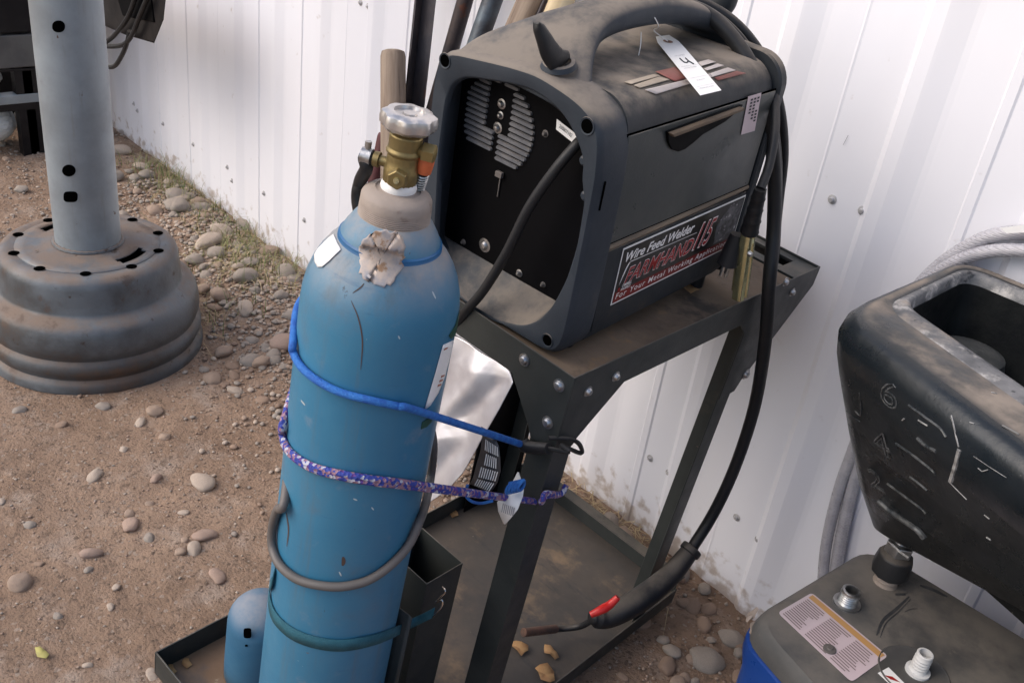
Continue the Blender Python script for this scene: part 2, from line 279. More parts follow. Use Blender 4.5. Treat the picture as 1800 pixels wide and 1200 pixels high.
# ------------------------------------------------------------------ ground
def fb(x, y, s): return noise.noise(V((x * s, y * s, 1.7)))
WALLY = 1.691
def wheelmask(x, y):
    return max(0, 1 - math.hypot(x + 2.6, y - .93) / .5)
def gh(x, y):
    d = WALLY - y
    h = .020 * fb(x, y, 1.1) + .010 * fb(x + 5, y, 3.3) + .0065 * fb(x, y + 9, 9) + .0055 * fb(x, y, 24)
    h += .0045 * max(0, fb(x + 3, y, 42) - .12) - .006 * max(0, fb(x, y + 4, 14) - .25)
    # gravel berm along the wall foot, far left
    b = max(0, min(1, (-1.75 - x) / .5)) * math.exp(-((d - .16) / .22) ** 2); h += .035 * b
    c = max(0, min(1, (x + 1.6) / .4)) * math.exp(-(d / .16) ** 2); h -= .012 * c
    h *= 1 - .8 * min(1, wheelmask(x, y) * 1.6)
    return h
def ground_mat():
    m = bpy.data.materials.new('dirt'); m.use_nodes = True; nt = m.node_tree; N = nt.nodes; L = nt.links; bs = N['Principled BSDF']
    tc = N.new('ShaderNodeTexCoord')
    def nz(sc, det=8, r=.62):
        n = N.new('ShaderNodeTexNoise'); n.inputs['Scale'].default_value = sc; n.inputs['Detail'].default_value = det; n.inputs['Roughness'].default_value = r; L.new(tc.outputs['Object'], n.inputs[0]); return n
    def mr(s, a, b):
        r = N.new('ShaderNodeMapRange'); r.interpolation_type = 'SMOOTHSTEP'; r.inputs[1].default_value = a; r.inputs[2].default_value = b; L.new(s, r.inputs[0]); return r.outputs[0]
    def mix(f, a, b):
        x = N.new('ShaderNodeMix'); x.data_type = 'RGBA'; L.new(f, x.inputs[0])
        for k, v in ((6, a), (7, b)):
            if isinstance(v, tuple): x.inputs[k].default_value = (*v, 1)
            else: L.new(v, x.inputs[k])
        return x.outputs[2]
    c = mix(mr(nz(2.2).outputs[0], .35, .65), (.318, .222, .160), (.245, .166, .117))
    c = mix(mr(nz(9).outputs[0], .5, .72), c, (.36, .28, .225))
    c = mix(mr(nz(38).outputs[0], .55, .72), c, (.16, .112, .083))
    vo = N.new('ShaderNodeTexVoronoi'); vo.inputs['Scale'].default_value = 150; L.new(tc.outputs['Object'], vo.inputs[0])
    sp = N.new('ShaderNodeSeparateColor'); L.new(vo.outputs['Color'], sp.inputs[0]); c = mix(mr(sp.outputs[0], .95, .97), c, (.33, .26, .21)); c = mix(mr(sp.outputs[1], .93, .95), c, (.17, .12, .09))
    L.new(c, bs.inputs['Base Color']); bs.inputs['Roughness'].default_value = .95; bs.inputs['Specular IOR Level'].default_value = .2
    a = nz(45, 8, .7); b = N.new('ShaderNodeBump'); b.inputs['Strength'].default_value = 1.0; b.inputs['Distance'].default_value = .013; L.new(a.outputs[0], b.inputs['Height'])
    b2 = N.new('ShaderNodeBump'); b2.inputs['Strength'].default_value = .5; b2.inputs['Distance'].default_value = .003; L.new(vo.outputs['Distance'], b2.inputs['Height']); b2.invert = True; L.new(b.outputs[0], b2.inputs['Normal'])
    L.new(b2.outputs[0], bs.inputs['Normal']); return m
M['dirt'] = ground_mat()
def axis_steps(a, b, fine0, fine1, df, dc):
    xs = []; x = a
    while x < b:
        xs.append(x); t = 0 if fine0 <= x <= fine1 else min(abs(x - fine0), abs(x - fine1)); x += df + (dc - df) * min(1, t / 2.0)
    xs.append(b); return xs
gx = axis_steps(-40, 30, -3.2, .2, .012, 2.0); gy = axis_steps(-30, 1.9, .1, 1.8, .012, 2.0)
mb = MB(); nx, ny = len(gx), len(gy)
mb.add([(x, y, gh(x, y)) for y in gy for x in gx], [(j * nx + i, j * nx + i + 1, (j + 1) * nx + i + 1, (j + 1) * nx + i) for j in range(ny - 1) for i in range(nx - 1)])
g = solo('ground', mb, M['dirt'], None, None, base=(0, 0, 0), kind='structure', smooth=2)
# ------------------------------------------------------------------ wall
P = .267; prof = []
x = -10.6
def wall_profile():
    pts = []; k = -8
    c = -.745 + P * 8
    while c > -11:
        pts.append(c); c -= P
    pts.sort(); out = [(pts[0] - .1, 0)]
    for i, c in enumerate(pts):
        out += [(c - .040, 0), (c - .026, -.0095), (c - .0, -.0105), (c + .006, -.0095), (c + .043, -.001), (c + .055, 0)]
        if (i % 3) == 1: out += [(c + .12, 0), (c + .124, -.0012), (c + .128, 0)]
        else: out += [(c + .13, 0), (c + .134, -.0030), (c + .15, -.0030), (c + .154, 0)]
    return out, pts
wp, ribs = wall_profile()
zs = [-.06, .0, .3, .8, 1.4, 2.2, 3.2]
mb = MB(); n = len(wp)
mb.add([(x, WALLY + y + .0015 * fb(x * 1.3, z * 2, 2), z + (.004 * fb(x, 0, 9) if z < 0 else 0)) for z in zs for x, y in wp], [(j * n + i, j * n + i + 1, (j + 1) * n + i + 1, (j + 1) * n + i) for j in range(len(zs) - 1) for i in range(n - 1)])
wt = thing('metal_wall', 'white corrugated sheet metal wall running behind the whole scene', 'wall', base=(-2, WALLY, 0))
part('wall_sheet', mb, M['wall'], wt, smooth=0, solid=.0012)
def screw(x, z, s=1):
    b = MB().lathe([(0, -.0075), (.0035, -.0075), (.0048, -.005), (.0048, -.002), (.0095, -.001), (.0095, .0), (0, 0)], (x, WALLY - .0005, z), 10, (0, 1, 0))
    part('wall_screw', b, M['screwm'], wt)
M['screwm'] = pm('painted_screw', (.50, .49, .50), (.36, .35, .35), .45, .3, ns=60, bump=0)
for q in [(190, 151), (235.4, 182.5), (241.7, 195), (287, 218), (340, 254), (399.6, 294), (408, 318), (464, 340), (535, 387), (1143, 805), (1175.5, 830.6), (1295, 909), (1333, 948), (1463, 350.6), (1516, 370.5), (634, 5), (647.5, 11.7)]:
    p = wy(*q, WALLY - .001); screw(p.x, p.z)
# ------------------------------------------------------------------ cart
cart = thing('welding_cart', 'dark grey-green steel cart with angle iron legs carrying the welder and the blue cylinder', 'cart', CART)
SP = M['steelp']; CW = .477; SL = .737; ZS = .825
def cpart(name, b, mat=SP, parent=cart, **k): return part(name, b, mat, parent, CART, **k)
YZ = lambda u, v, w: V((w, u, v))
XZ = lambda u, v, w: V((u, w, v))
XY = lambda u, v, w: V((u, v, w))
T = .0028
def leg(xs, y0, sx, sy, z0=0, z1=.80):
    b = MB(); x = xs; t = .003
    prof = [(0, 0), (.045, 0), (.045, t), (t, t), (t, .045), (0, .045)]
    b.prism([(x + sx * u, y0 + sy * v) for u, v in prof], (z0, z1), XY); cpart('leg', b, bevel=.0008)
leg(-.003, .003, -1, 1); leg(-.003, .552, -1, -1); leg(-CW + .003, .003, 1, 1); leg(-CW + .003, .552, 1, -1)
# shelf: folded plates + board
b = MB()
b.prism([(-CW, ZS), (0, ZS), (0, .70), (-.045, .690), (-.056, .709), (-.106, .770), (-CW + .106, .770), (-CW + .056, .709), (-CW + .045, .69), (-CW, .70)], (0, T), XZ)
cpart('end_plate', b, bevel=.0008)
for xx, s in ((0, -1), (-CW, 1)):
    b = MB()
    b.prism([(T, ZS), (T, .70), (.045, .688), (.052, .70), (.138, .770), (.478, .770), (.505, .745), (.505, .60), (.56, .60), (.572, .62), (SL, .785), (SL, ZS)], (xx, xx + s * T), YZ)
    cpart('side_plate', b, bevel=.0008)
b = MB().box((-CW, SL - T, .785), (0, SL, ZS)); cpart('end_plate', b, bevel=.0008)
b = MB().box((-CW + .003, .003, .806), (-.003, .640, .8185)); cpart('shelf_board', b, M['ply'])
b = MB().box((-CW + .003, .646, .8145), (-.225, SL - .003, .8205)).box((-.045, .646, .8145), (-.003, SL - .003, .8205)).box((-.225, .646, .8145), (-.045, .672, .8205)).box((-.225, .712, .8145), (-.045, SL - .003, .8205))
cpart('front_tray', b, M['steelp'], bevel=.0006)
b = MB().box((-.225, .672, .79), (-.045, .712, .792)); cpart('tray_slot', b, M['hole_shade'])
b = MB().tube([CART.on(1336, 560, 0, .002) + V((.012, 0, 0)), CART.on(1334, 590, 0, .002) + V((.012, 0, 0))], .012, 12); 
# bottom frame and floor
b = MB().box((-CW, 0, -.003), (0, .66, 0)); cpart('floor_plate', b, M['floor'])
b = MB().box((-CW, .66, -.004), (0, .663, .034)).box((-CW - .0, .6635, .030), (0, .69, .034)); cpart('floor_rail', b, bevel=.0006)
b = MB().box((0, -.0, -.03), (.003, .664, .012)); cpart('floor_rail', b, bevel=.0006)
b = MB().box((-CW - .003, -.0, -.03), (-CW, .664, .045)); cpart('floor_rail', b, bevel=.0006)
# rear tray for the cylinder
tx0, tx1, ty0, ty1 = -.480, -.003, -.337, -.004
b = MB().box((tx0, ty0, -.006), (tx1, ty1, -.0035)); cpart('tray_floor', b, pm('rusty_tray_floor', (.17, .105, .065), (.22, .145, .095), .85, ns=7, bs=120, bump=.4, spots=[((.10, .085, .08), 6, .5, .68), ((.36, .28, .2), 22, .66, .74)]))
b = MB().box((tx0, ty0, -.006), (tx0 + .003, ty1, .05)).box((tx0 + .0035, ty0, -.006), (tx1, ty0 + .003, .05)).box((tx1 - .003, ty0 + .0035, -.006), (tx1, ty1, .05))
cpart('tray_rim', b, bevel=.0008)
# tool box against the rear frame
bx0, bx1, by0, by1, bz = -.216, -.107, -.086, -.004, .388
b = MB()
for a, c in (((bx0, by0, 0), (bx1, by0 + .002, bz)), ((bx0, by1 - .002, 0), (bx1, by1, bz)), ((bx0, by0 + .0022, 0), (bx0 + .002, by1 - .0022, bz)), ((bx1 - .002, by0 + .0022, 0), (bx1, by1 - .0022, bz))): b.box(a, c)
cpart('holder_box', b, bevel=.0006)
cc = V((-.1458, -.244, 0))
def arcpt(a, r, z): return cc + V((math.cos(math.radians(a)) * r, math.sin(math.radians(a)) * r, z))
b = MB().grid(lambda u, v: arcpt(45 + 92 * u, .1005 + (.018 * max(0, (abs(u - .5) * 2 - .8) / .2)), v * .40), 30, 1); cpart('cylinder_saddle', b, solid=.0025, smooth=2)
def bolt(fr, c, n, par, r=.0085, mat=None):
    b = MB().lathe([(0, .0065), (r * .55, .006), (r * .82, .003), (r * .85, .0012), (r * 1.15, .001), (r * 1.15, 0), (0, 0)], c, 16, n)
    part('bolt', b, mat or M['zinc'], par, fr)
for q in ((922, 632), (983, 677), (963, 742)): bolt(CART, CART.on(*q, 1, 0) + V((0, -.0002, 0)), (0, -1, 0), cart)
for q in ((1082, 661), (1033, 687), (1392, 513), (1380, 495)): bolt(CART, CART.on(*q, 0, 0) + V((.0002, 0, 0)), (1, 0, 0), cart, .0075)
bolt(CART, CART.on(1311, 657, 0, 0) + V((.0002, 0, 0)), (1, 0, 0), cart, .010)
bolt(CART, V((-.30, .004, .26)), (0, -1, 0), cart, .01)
# black backdrop sheet added beside the far leg to darken the area under the shelf
b = MB().prism([(.44, .0), (.625, .0), (.60, .775), (.42, .775)], (-CW + .010, -CW + .013), YZ); cpart('dark_backdrop', b, M['black'])
for sx in (-.42, -.03):
    wz = -(CART.M @ V((sx, .60, 0))).z
for a_ in (-.36, -.06): cpart('foot', MB().box((a_, .60, -.055), (a_ + .04, .64, -.004)))
for xx in (-.44, -.05):
    b = MB().lathe([(.0, -.016), (.05, -.016), (.058, -.008), (.058, .008), (.05, .016), (0, .016)], (xx, -.22, -.062), 28, (1, 0, 0)); cpart('wheel', b, M['rubber'])
# ------------------------------------------------------------------ gas cylinder
RC = .0967
gas = thing('gas_cylinder', 'tall dusty blue gas cylinder with brass valve strapped to the cart', 'gas cylinder', CART, cc)
prof = [(0, 0), (.088, 0), (RC - .002, .004), (RC, .012), (RC, .5), (RC, .930), (.0955, .948), (.0925, .965), (.0875, .981), (.0805, .996), (.0725, 1.008), (.0655, 1.016), (.0605, 1.020), (.0600, 1.024), (.054, 1.036), (.047, 1.047), (.0425, 1.052), (.03, 1.054), (0, 1.055)]
b = MB().lathe(prof, cc, 96); part('cylinder_body', b, M['cyl'], gas, CART)
b = MB().lathe([(.0635, 1.0170), (.0618, 1.0188), (.0612, 1.0242), (.0590, 1.0262)], cc, 64); part('paint_ridge', b, pm('bright_blue_ridge', (.012, .11, .27), rough=.4), gas, CART)
pr = [(.0432, 1.046), (.0435, 1.050)]
for k in range(8): pr += [(.0424 - .0001 * k, 1.0520 + k * .0022), (.0414, 1.0531 + k * .0022)]
pr += [(.0412, 1.0755), (.0390, 1.0795), (.0345, 1.083), (.028, 1.0855), (.0262, 1.086), (.0258, 1.0842), (.022, 1.0848), (.020, 1.086), (0, 1.0865)]
b = MB().lathe(pr, cc, 64); part('neck_collar', b, M['collar'], gas, CART)
b = MB().lathe([(.0195, 1.0835), (.0212, 1.08851), (.0205, 1.09214), (.019, 1.09669)], cc, 32); part('thread_tape', b, M['white'], gas, CART)
# valve
b = MB().lathe([(.0165, 1.09124), (.0195, 1.09488), (.0200, 1.11126), (.0180, 1.1158), (.0182, 1.12308), (.0180, 1.12854), (.0205, 1.12991), (.0205, 1.13355), (.0185, 1.13491), (.0190, 1.15129), (.012, 1.15493), (.010, 1.16039)], cc, 20, cap=True)
vb = part('valve_body', b, M['brass'], gas, CART, bevel=.0012)
vd = V((math.cos(math.radians(-52)), math.sin(math.radians(-52)), 0))
b = MB().lathe([(.0125, .010), (.0125, .022), (.011, .026), (0, .026)], cc + V((0, 0, 1.1058)), 6, vd); part('valve_nut', b, M['brass'], vb, CART, bevel=.001)
b = MB().lathe([(.0035, .026), (.0035, .0275), (0, .0278)], cc + V((0, 0, 1.1058)), 12, vd); part('valve_plug', b, M['gold'], vb, CART)
ld = V((math.cos(math.radians(-150)), math.sin(math.radians(-150)), 0.0)); rd = V((math.cos(math.radians(35)), math.sin(math.radians(35)), 0))
b = MB().lathe([(.006, .012), (.006, .026), (.009, .0265), (.009, .033), (.006, .034), (.005, .04)], cc + V((0, 0, 1.11308)), 12, ld, cap=True); part('outlet', b, M['brass'], vb, CART)
b = MB().lathe([(.008, .012), (.008, .020), (.0115, .021), (.0115, .034), (.008, .036)], cc + V((0, 0, 1.13673)), 6, rd, cap=True); part('outlet', b, M['brass'], vb, CART)
def hwmod(a, z): return 1 + .055 * math.cos(6 * a)
b = MB().lathe([(.010, 1.15585), (.0265, 1.15812), (.0305, 1.16221), (.031, 1.16949), (.0295, 1.17495), (.025, 1.17769), (.018, 1.17814), (.0175, 1.1745), (.008, 1.17405), (.0075, 1.17677), (0, 1.17677)], cc, 72, mod=lambda a, z: (1 + .055 * math.cos(8 * a) if z > 1.15675 and z < 1.17814 else 1))
part('handwheel', b, pm('cast_aluminium', (.62, .60, .59), (.50, .48, .47), .36, .9, ns=30, bs=160, bump=.2), gas, CART)
# hose clamp + torn label etc
def cyhit(px, py, r=RC, dr=0):
    o = CART.I @ EYE; d = CART.R.transposed() @ ray(px, py); ex, ey = o.x - cc.x, o.y - cc.y
    a = d.x ** 2 + d.y ** 2; bb = d.x * ex + d.y * ey; k = ex * ex + ey * ey - (r + dr) ** 2; D = bb * bb - a * k
    t = (-bb - math.sqrt(max(D, 0))) / a; return o + d * t
def rprof(z):
    pr_ = prof
    for (r0, z0), (r1, z1) in zip(pr_[3:], pr_[4:]):
        if z0 <= z <= z1: return r0 + (r1 - r0) * (z - z0) / max(z1 - z0, 1e-6)
    return RC
def cyhitp(px, py, dr=0):                      # hit on the shouldered profile
    p = cyhit(px, py, RC + .004); d = (CART.R.transposed() @ ray(px, py)).normalized(); st_ = .004; best = (9, p)
    for i in range(200):
        q = p + d * (st_ * i * .25); f = math.hypot(q.x - cc.x, q.y - cc.y) - rprof(q.z) - dr
        if f < best[0]: best = (f, q)
        if f <= 0: break
    q = best[1]
    if best[0] <= 0:
        lo, hi = q - d * .001, q
        for _ in range(14):
            m_ = (lo + hi) / 2
            if math.hypot(m_.x - cc.x, m_.y - cc.y) - rprof(m_.z) - dr > 0: lo = m_
            else: hi = m_
        return hi
    a_ = V((q.x - cc.x, q.y - cc.y, 0)).normalized() * (rprof(q.z) + dr); return V((cc.x + a_.x, cc.y + a_.y, q.z))
def patch(name, pxpoly, mat, dr=.0006, par=gas, n=1, thick=.0004, sub=6):
    # polygon given on the photograph, laid on the cylinder surface (fan of small quads)
    cx = sum(p[0] for p in pxpoly) / len(pxpoly); cy = sum(p[1] for p in pxpoly) / len(pxpoly); b = MB(); m = len(pxpoly); rings = []
    for k in range(sub, 0, -1):
        t = k / sub; rings.append([cyhitp(cx + (x - cx) * t, cy + (y - cy) * t, dr) for x, y in pxpoly])
    vs = [p for r in rings for p in r] + [cyhitp(cx, cy, dr)]; fs = []
    for i in range(sub - 1):
        for j in range(m): fs.append((i * m + j, i * m + (j + 1) % m, (i + 1) * m + (j + 1) % m, (i + 1) * m + j))
    for j in range(m): fs.append(((sub - 1) * m + j, (sub - 1) * m + (j + 1) % m, sub * m))
    b.add(vs, fs); return part(name, b, mat, par, CART, smooth=2, solid=thick)
patch('shoulder_label', [(552, 447), (558, 437), (568, 427), (577, 418), (586, 411), (589, 418), (593, 427), (598, 436), (599, 439), (590, 447), (578, 459), (566, 469), (558, 469), (553, 460)], M['white'], .0022)
rs = random.Random(3); pol = []
base = [(640, 420), (655, 410), (672, 404), (690, 407), (702, 412), (712, 430), (710, 455), (705, 475), (692, 492), (678, 502), (660, 503), (645, 492), (632, 478), (630, 458), (632, 438)]
for i in range(len(base)):
    x0, y0 = base[i]; x1, y1 = base[(i + 1) % len(base)]
    for t in (0, .33, .66): pol.append((x0 + (x1 - x0) * t + rs.uniform(-4, 4), y0 + (y1 - y0) * t + rs.uniform(-4, 4)))
patch('torn_label', pol, M['residue'], .0015, thick=.0003, sub=12)
patch('side_label', [(779, 606), (788, 602), (797, 598), (791, 628), (782, 662), (771, 690), (757, 712), (746, 721), (752, 700), (764, 660)], M['white'], .001)
patch('green_label', [(742, 742), (752, 735), (764, 728), (758, 742), (750, 750), (740, 754)], pm('green_label', (.012, .07, .045), rough=.5), .0008)
patch('green_label', [(789, 590), (800, 572), (808, 545), (808, 575), (800, 590), (793, 596)], bpy.data.materials['green_label'], .0008)
for ln in (((782, 612), (788, 616)), ((770, 676), (777, 680)), ((773, 668), (780, 672)), ((776, 660), (783, 664))):
    (x0, y0), (x1, y1) = ln; patch('label_print', [(x0, y0), (x0 + 6, y0 - 2), (x1 - 2, y1 - 3), (x1 - 8, y1)], pm('orange_print', (.42, .16, .10), rough=.6), .0016, thick=.0002, sub=2)
# lines of rust / scratches: thin bent streaks
def streak(name, pts, w, mat, dr=.0004):
    P_ = cr([V((x, y, 0)) for x, y in pts], 6); b = MB(); vs = []
    for i, p in enumerate(P_):
        T_ = (P_[min(i + 1, len(P_) - 1)] - P_[max(i - 1, 0)]).normalized(); nn = V((-T_.y, T_.x, 0)) * w * math.sin(math.pi * (i + .5) / len(P_)) ** .5
        vs += [cyhitp(p.x + nn.x, p.y + nn.y, dr), cyhitp(p.x - nn.x, p.y - nn.y, dr)]
    b.add(vs, [(2 * i, 2 * i + 1, 2 * i + 3, 2 * i + 2) for i in range(len(P_) - 1)]); part(name, b, mat, gas, CART, smooth=2)
RS = pm('rust_streak', (.10, .05, .03), (.05, .04, .04), .8); WS = pm('pale_scratch', (.45, .52, .56), rough=.6)
streak('rust_streak', [(617, 528), (630, 560), (637, 600), (634, 650)], 1.2, RS)
streak('rust_streak', [(603, 978), (604, 986), (602, 994)], 3.5, RS)
streak('rust_streak', [(503, 900), (507, 930), (504, 960)], 1.2, RS)
streak('rust_streak', [(620, 515), (634, 505), (640, 498)], 1.3, RS)
for q in ([(760, 512), (766, 525)], [(529, 703), (536, 712)], [(621, 876), (628, 879)], [(653, 891), (657, 896)], [(596, 1004), (600, 1012)], [(700, 590), (703, 596)]):
    (a0, a1), (c0, c1) = q; streak('paint_scratch', [(a0, a1), ((a0 + c0) / 2, (a1 + c1) / 2), (c0, c1)], 1.3, WS)
# ------------------------------------------------------------------ cylinder cap standing in the tray
dc = V((-.372, -.195, -.003))
b = MB()
pr = [(.054, 0), (.057, .004), (.058, .03), (.058, .140)] + [(.058 * math.cos(a), .140 + .054 * math.sin(a)) for a in [i * math.pi / 2 / 10 for i in range(1, 10)]] + [(0.0005, .194)]
b.lathe(pr, dc, 56)
cap = thing('cylinder_cap', 'faded blue domed steel cylinder cap with a slot, standing in the cart tray', 'cap', CART, dc)
part('cap_shell', b, M['dome'], cap, CART)
def caphit(px, py, r):
    o = CART.I @ EYE; d = CART.R.transposed() @ ray(px, py); ex, ey = o.x - dc.x, o.y - dc.y
    a = d.x ** 2 + d.y ** 2; bb = d.x * ex + d.y * ey; k = ex * ex + ey * ey - r * r; D = max(0, bb * bb - a * k); return o + d * ((-bb - math.sqrt(D)) / a)
def slot(cx, cy, w, h):
    b = MB(); pts = []
    for k in range(16):
        a = 2 * math.pi * k / 16; pts.append(caphit(cx + w * math.copysign(abs(math.cos(a)) ** .5, math.cos(a)), cy + h * math.copysign(abs(math.sin(a)) ** .5, math.sin(a)), .0586))
    b.add(pts, [tuple(range(16))]); part('cap_slot', b, M['hole_shade'], cap, CART, smooth=0)
slot(435, 1112, 7, 9); slot(433, 1134, 2.5, 2)
# ------------------------------------------------------------------ ropes, straps, hoses round the cylinder
def wrap(pts, dr): return [cyhit(x, y, RC + dr) for x, y in pts]
def back(p0, p1, dr, n=8):                      # continue round the hidden back from p0 to p1
    a0 = math.atan2(p0.y - cc.y, p0.x - cc.x); a1 = math.atan2(p1.y - cc.y, p1.x - cc.x)
    while a0 > 0: a0 -= 2 * math.pi
    while a1 < a0 - 2 * math.pi: a1 += 2 * math.pi
    while a1 > a0: a1 -= 2 * math.pi
    r = RC + dr; return [cc + V((math.cos(a0 + (a1 - a0) * t) * r, math.sin(a0 + (a1 - a0) * t) * r, p0.z + (p1.z - p0.z) * t)) for t in [(i + 1) / (n + 1) for i in range(n)]]
bc = thing('blue_bungee_cord', 'bright blue elastic cord with black plastic hook stretched from the cylinder to the cart leg', 'bungee cord', CART, (-.1, -.02, .62))
w = wrap([(521, 592), (515, 602), (516, 620), (530, 645), (560, 670), (600, 690), (650, 703), (700, 714), (735, 722)], .0055)
lh = CART.on(918, 781, 1, -.012); lh0 = None
tail = [cc + V((math.cos(math.radians(a)) * (RC + .006), math.sin(math.radians(a)) * (RC + .006), w[0].z + (-a - 130) * .0002)) for a in (-250, -215, -180, -150)]
b = MB().tube(cr(tail + w[1:] + [lh], 8), .0050, 12); part('cord', b, M['blueel'], bc, CART)
h1 = CART.on(925, 783, 1, -.010); h2 = CART.on(965, 788, 1, -.012)
hk = part('hook', MB().tube(cr([h1 + V((-.006, 0, 0)), h1 + V((.004, 0, 0)), h2], 6), lambda t: .0105 - .002 * t, 14), M['rubber'], bc, CART)
pr_ = [h2, CART.on(1000, 794, 1, -.010), V((.012, -.004, CART.on(1010, 795, 1, 0).z)), CART.on(1021, 796, 0, .010), CART.on(1018, 780, 0, .012), CART.on(1000, 771, 0, .008), V((-.01, -.008, h2.z + .012))]
part('hook_wire', MB().tube(cr(pr_, 6), .0035, 8), M['rubber'], hk, CART)
def sheet(px, ax, val, bulge=.004, fr=CART, f=None):
    pts = [fr.on(x, y, ax, val) for x, y in px]; return pts
def tagmesh(px, ys, mat, name, par, solid=.0006, fr=CART):   # px: quad strip rows [(left, right), ...], ys plane value per row
    b = MB(); vs = []
    for (l, r), yv in zip(px, ys): vs += [fr.on(*l, 1, yv), fr.on(*r, 1, yv - .004)]
    b.add(vs, [(2 * i, 2 * i + 1, 2 * i + 3, 2 * i + 2) for i in range(len(px) - 1)]); return part(name, b, mat, par, fr, smooth=2, solid=solid, sub=0)
rows = [((846, 749), (868, 762)), ((848, 765), (877, 785)), ((845, 790), (879, 805)), ((838, 815), (880, 828)), ((832, 838), (874, 848)), ((826, 850), (862, 866))]
tg = tagmesh(rows, (-.078, -.086, -.088, -.088, -.086, -.082), pm('black_tag', (.03, .03, .035), (.045, .045, .05), .4, bump=0), 'care_tag', bc)
b = MB()
for i in range(1, 5):
    for k in range(8):
        (l0, r0), (l1, r1) = rows[i], rows[i + 1]
        t0 = .20 + k * .095; t1 = t0 + .045
        if i == 2 and k in (0, 7): continue
        f0, f1 = (.12, .92)
        def q(t, s): return (l0[0] + (r0[0] - l0[0]) * t + ((l1[0] + (r1[0] - l1[0]) * t) - (l0[0] + (r0[0] - l0[0]) * t)) * s, l0[1] + (r0[1] - l0[1]) * t + ((l1[1] + (r1[1] - l1[1]) * t) - (l0[1] + (r0[1] - l0[1]) * t)) * s)
        b.add([CART.on(*q(t0, f0), 1, -.0945), CART.on(*q(t1, f0), 1, -.0945), CART.on(*q(t1, f1), 1, -.0945), CART.on(*q(t0, f1), 1, -.0945)], [(0, 1, 2, 3)])
part('tag_print', b, M['white'], tg, CART, smooth=0)
# striped cord
sc_ = thing('striped_bungee_cord', 'blue, pink and white braided elastic cord looped round the lower cylinder and cart leg', 'bungee cord', CART, (-.1, -.02, .5))
for dz_, nm in ((0, 0), (.0085, 1)):
    w = wrap([(510, 735 - nm * 4), (499, 742 - nm * 5), (496, 765 - nm * 5), (508, 795 - nm * 4), (545, 822 - nm * 5), (600, 838 - nm * 6), (660, 848 - nm * 6), (720, 855 - nm * 6)], .005)
    tail = [cc + V((math.cos(math.radians(a)) * (RC + .005), math.sin(math.radians(a)) * (RC + .005), w[0].z)) for a in (-240, -200, -165)]
    e = [CART.on(930, 880 - nm, 1, -.008), CART.on(952, 881 - nm, 1, -.0045 - nm * .003), V((.005, .002, CART.on(965, 880, 1, 0).z + nm * .006)), CART.on(985, 868, 0, .006), CART.on(995, 852, 0, .005)]
    part('cord', MB().tube(cr(tail + w[1:] + e, 8), .0046, 10), M['cord'], sc_, CART)
hx = [CART.on(893 + 26 * t, 858 - 6 * t, 1, -.066) + V((0, math.sin(t * 2 * math.pi * 5) * .008, math.cos(t * 2 * math.pi * 5) * .0095)) for t in [i / 60 for i in range(61)]]
part('elastic_coil', MB().tube(hx, .0024, 8), M['blueel'], sc_, CART)
part('elastic_loop', MB().tube(cr([CART.on(x, y, 1, -.10) for x, y in ((822, 852), (818, 868), (828, 880), (845, 884), (865, 880))], 6), .0022, 8), M['blueel'], sc_, CART)
rows = [((910, 829), (912, 830)), ((902, 845), (921, 858)), ((890, 865), (919, 872)), ((874, 882), (910, 895)), ((876, 898), (898, 910)), ((885, 920), (888, 921))]
tg = tagmesh(rows, (-.030, -.034, -.052, -.064, -.062, -.058), M['white'], 'barcode_tag', sc_)
b = MB()
for k in range(7):
    a0 = (884 + k * 3.2, 884 + k * 1.2); b.add([CART.on(a0[0], a0[1], 1, -.0700), CART.on(a0[0] + 1.6, a0[1] + .6, 1, -.0700), CART.on(a0[0] - 1.4, a0[1] + 16, 1, -.0700), CART.on(a0[0] - 3, a0[1] + 15.4, 1, -.0700)], [(0, 1, 2, 3)])
part('barcode', b, M['greyink'], tg, CART, smooth=0)
# flat strap
st = thing('webbing_strap', 'flat dark teal webbing strap with wire hook holding the cylinder foot to the box', 'strap', CART, (-.1, -.2, .4))
w = wrap([(482, 1010), (474, 1032), (474, 1060), (484, 1086), (512, 1112), (552, 1128), (600, 1134), (650, 1126), (690, 1112)], .002)
w = [cc + V((math.cos(math.radians(a)) * (RC + .002), math.sin(math.radians(a)) * (RC + .002), w[0].z + .012 * k)) for k, a in ((2, -190), (1, -165))] + w
e = [CART.on(720, 1097, 1, -.115), CART.on(763, 1076, 1, by0 - .006)]
pts = cr(w + e, 8); b = MB(); hw_ = .0115; vs = []
for p in pts: vs += [p + V((0, 0, hw_)), p - V((0, 0, hw_))]
b.add(vs, [(2 * i, 2 * i + 1, 2 * i + 3, 2 * i + 2) for i in range(len(pts) - 1)]); part('webbing', b, M['strap'], st, CART, smooth=2, solid=.0014)
hp = pts[-1]
part('wire_hook', MB().tube(cr([hp + V((0, -.001, -.010)), CART.on(776, 1066, 1, by0 - .006), CART.on(777, 1054, 1, by0 - .006), CART.on(766, 1058, 1, by0 - .007), CART.on(781, 1042, 1, by0 - .005), CART.on(782, 1036, 1, by0 - .004), CART.on(778, 1031, 1, by0 + .001)], 6), .0013, 8), M['chrome'], st, CART)
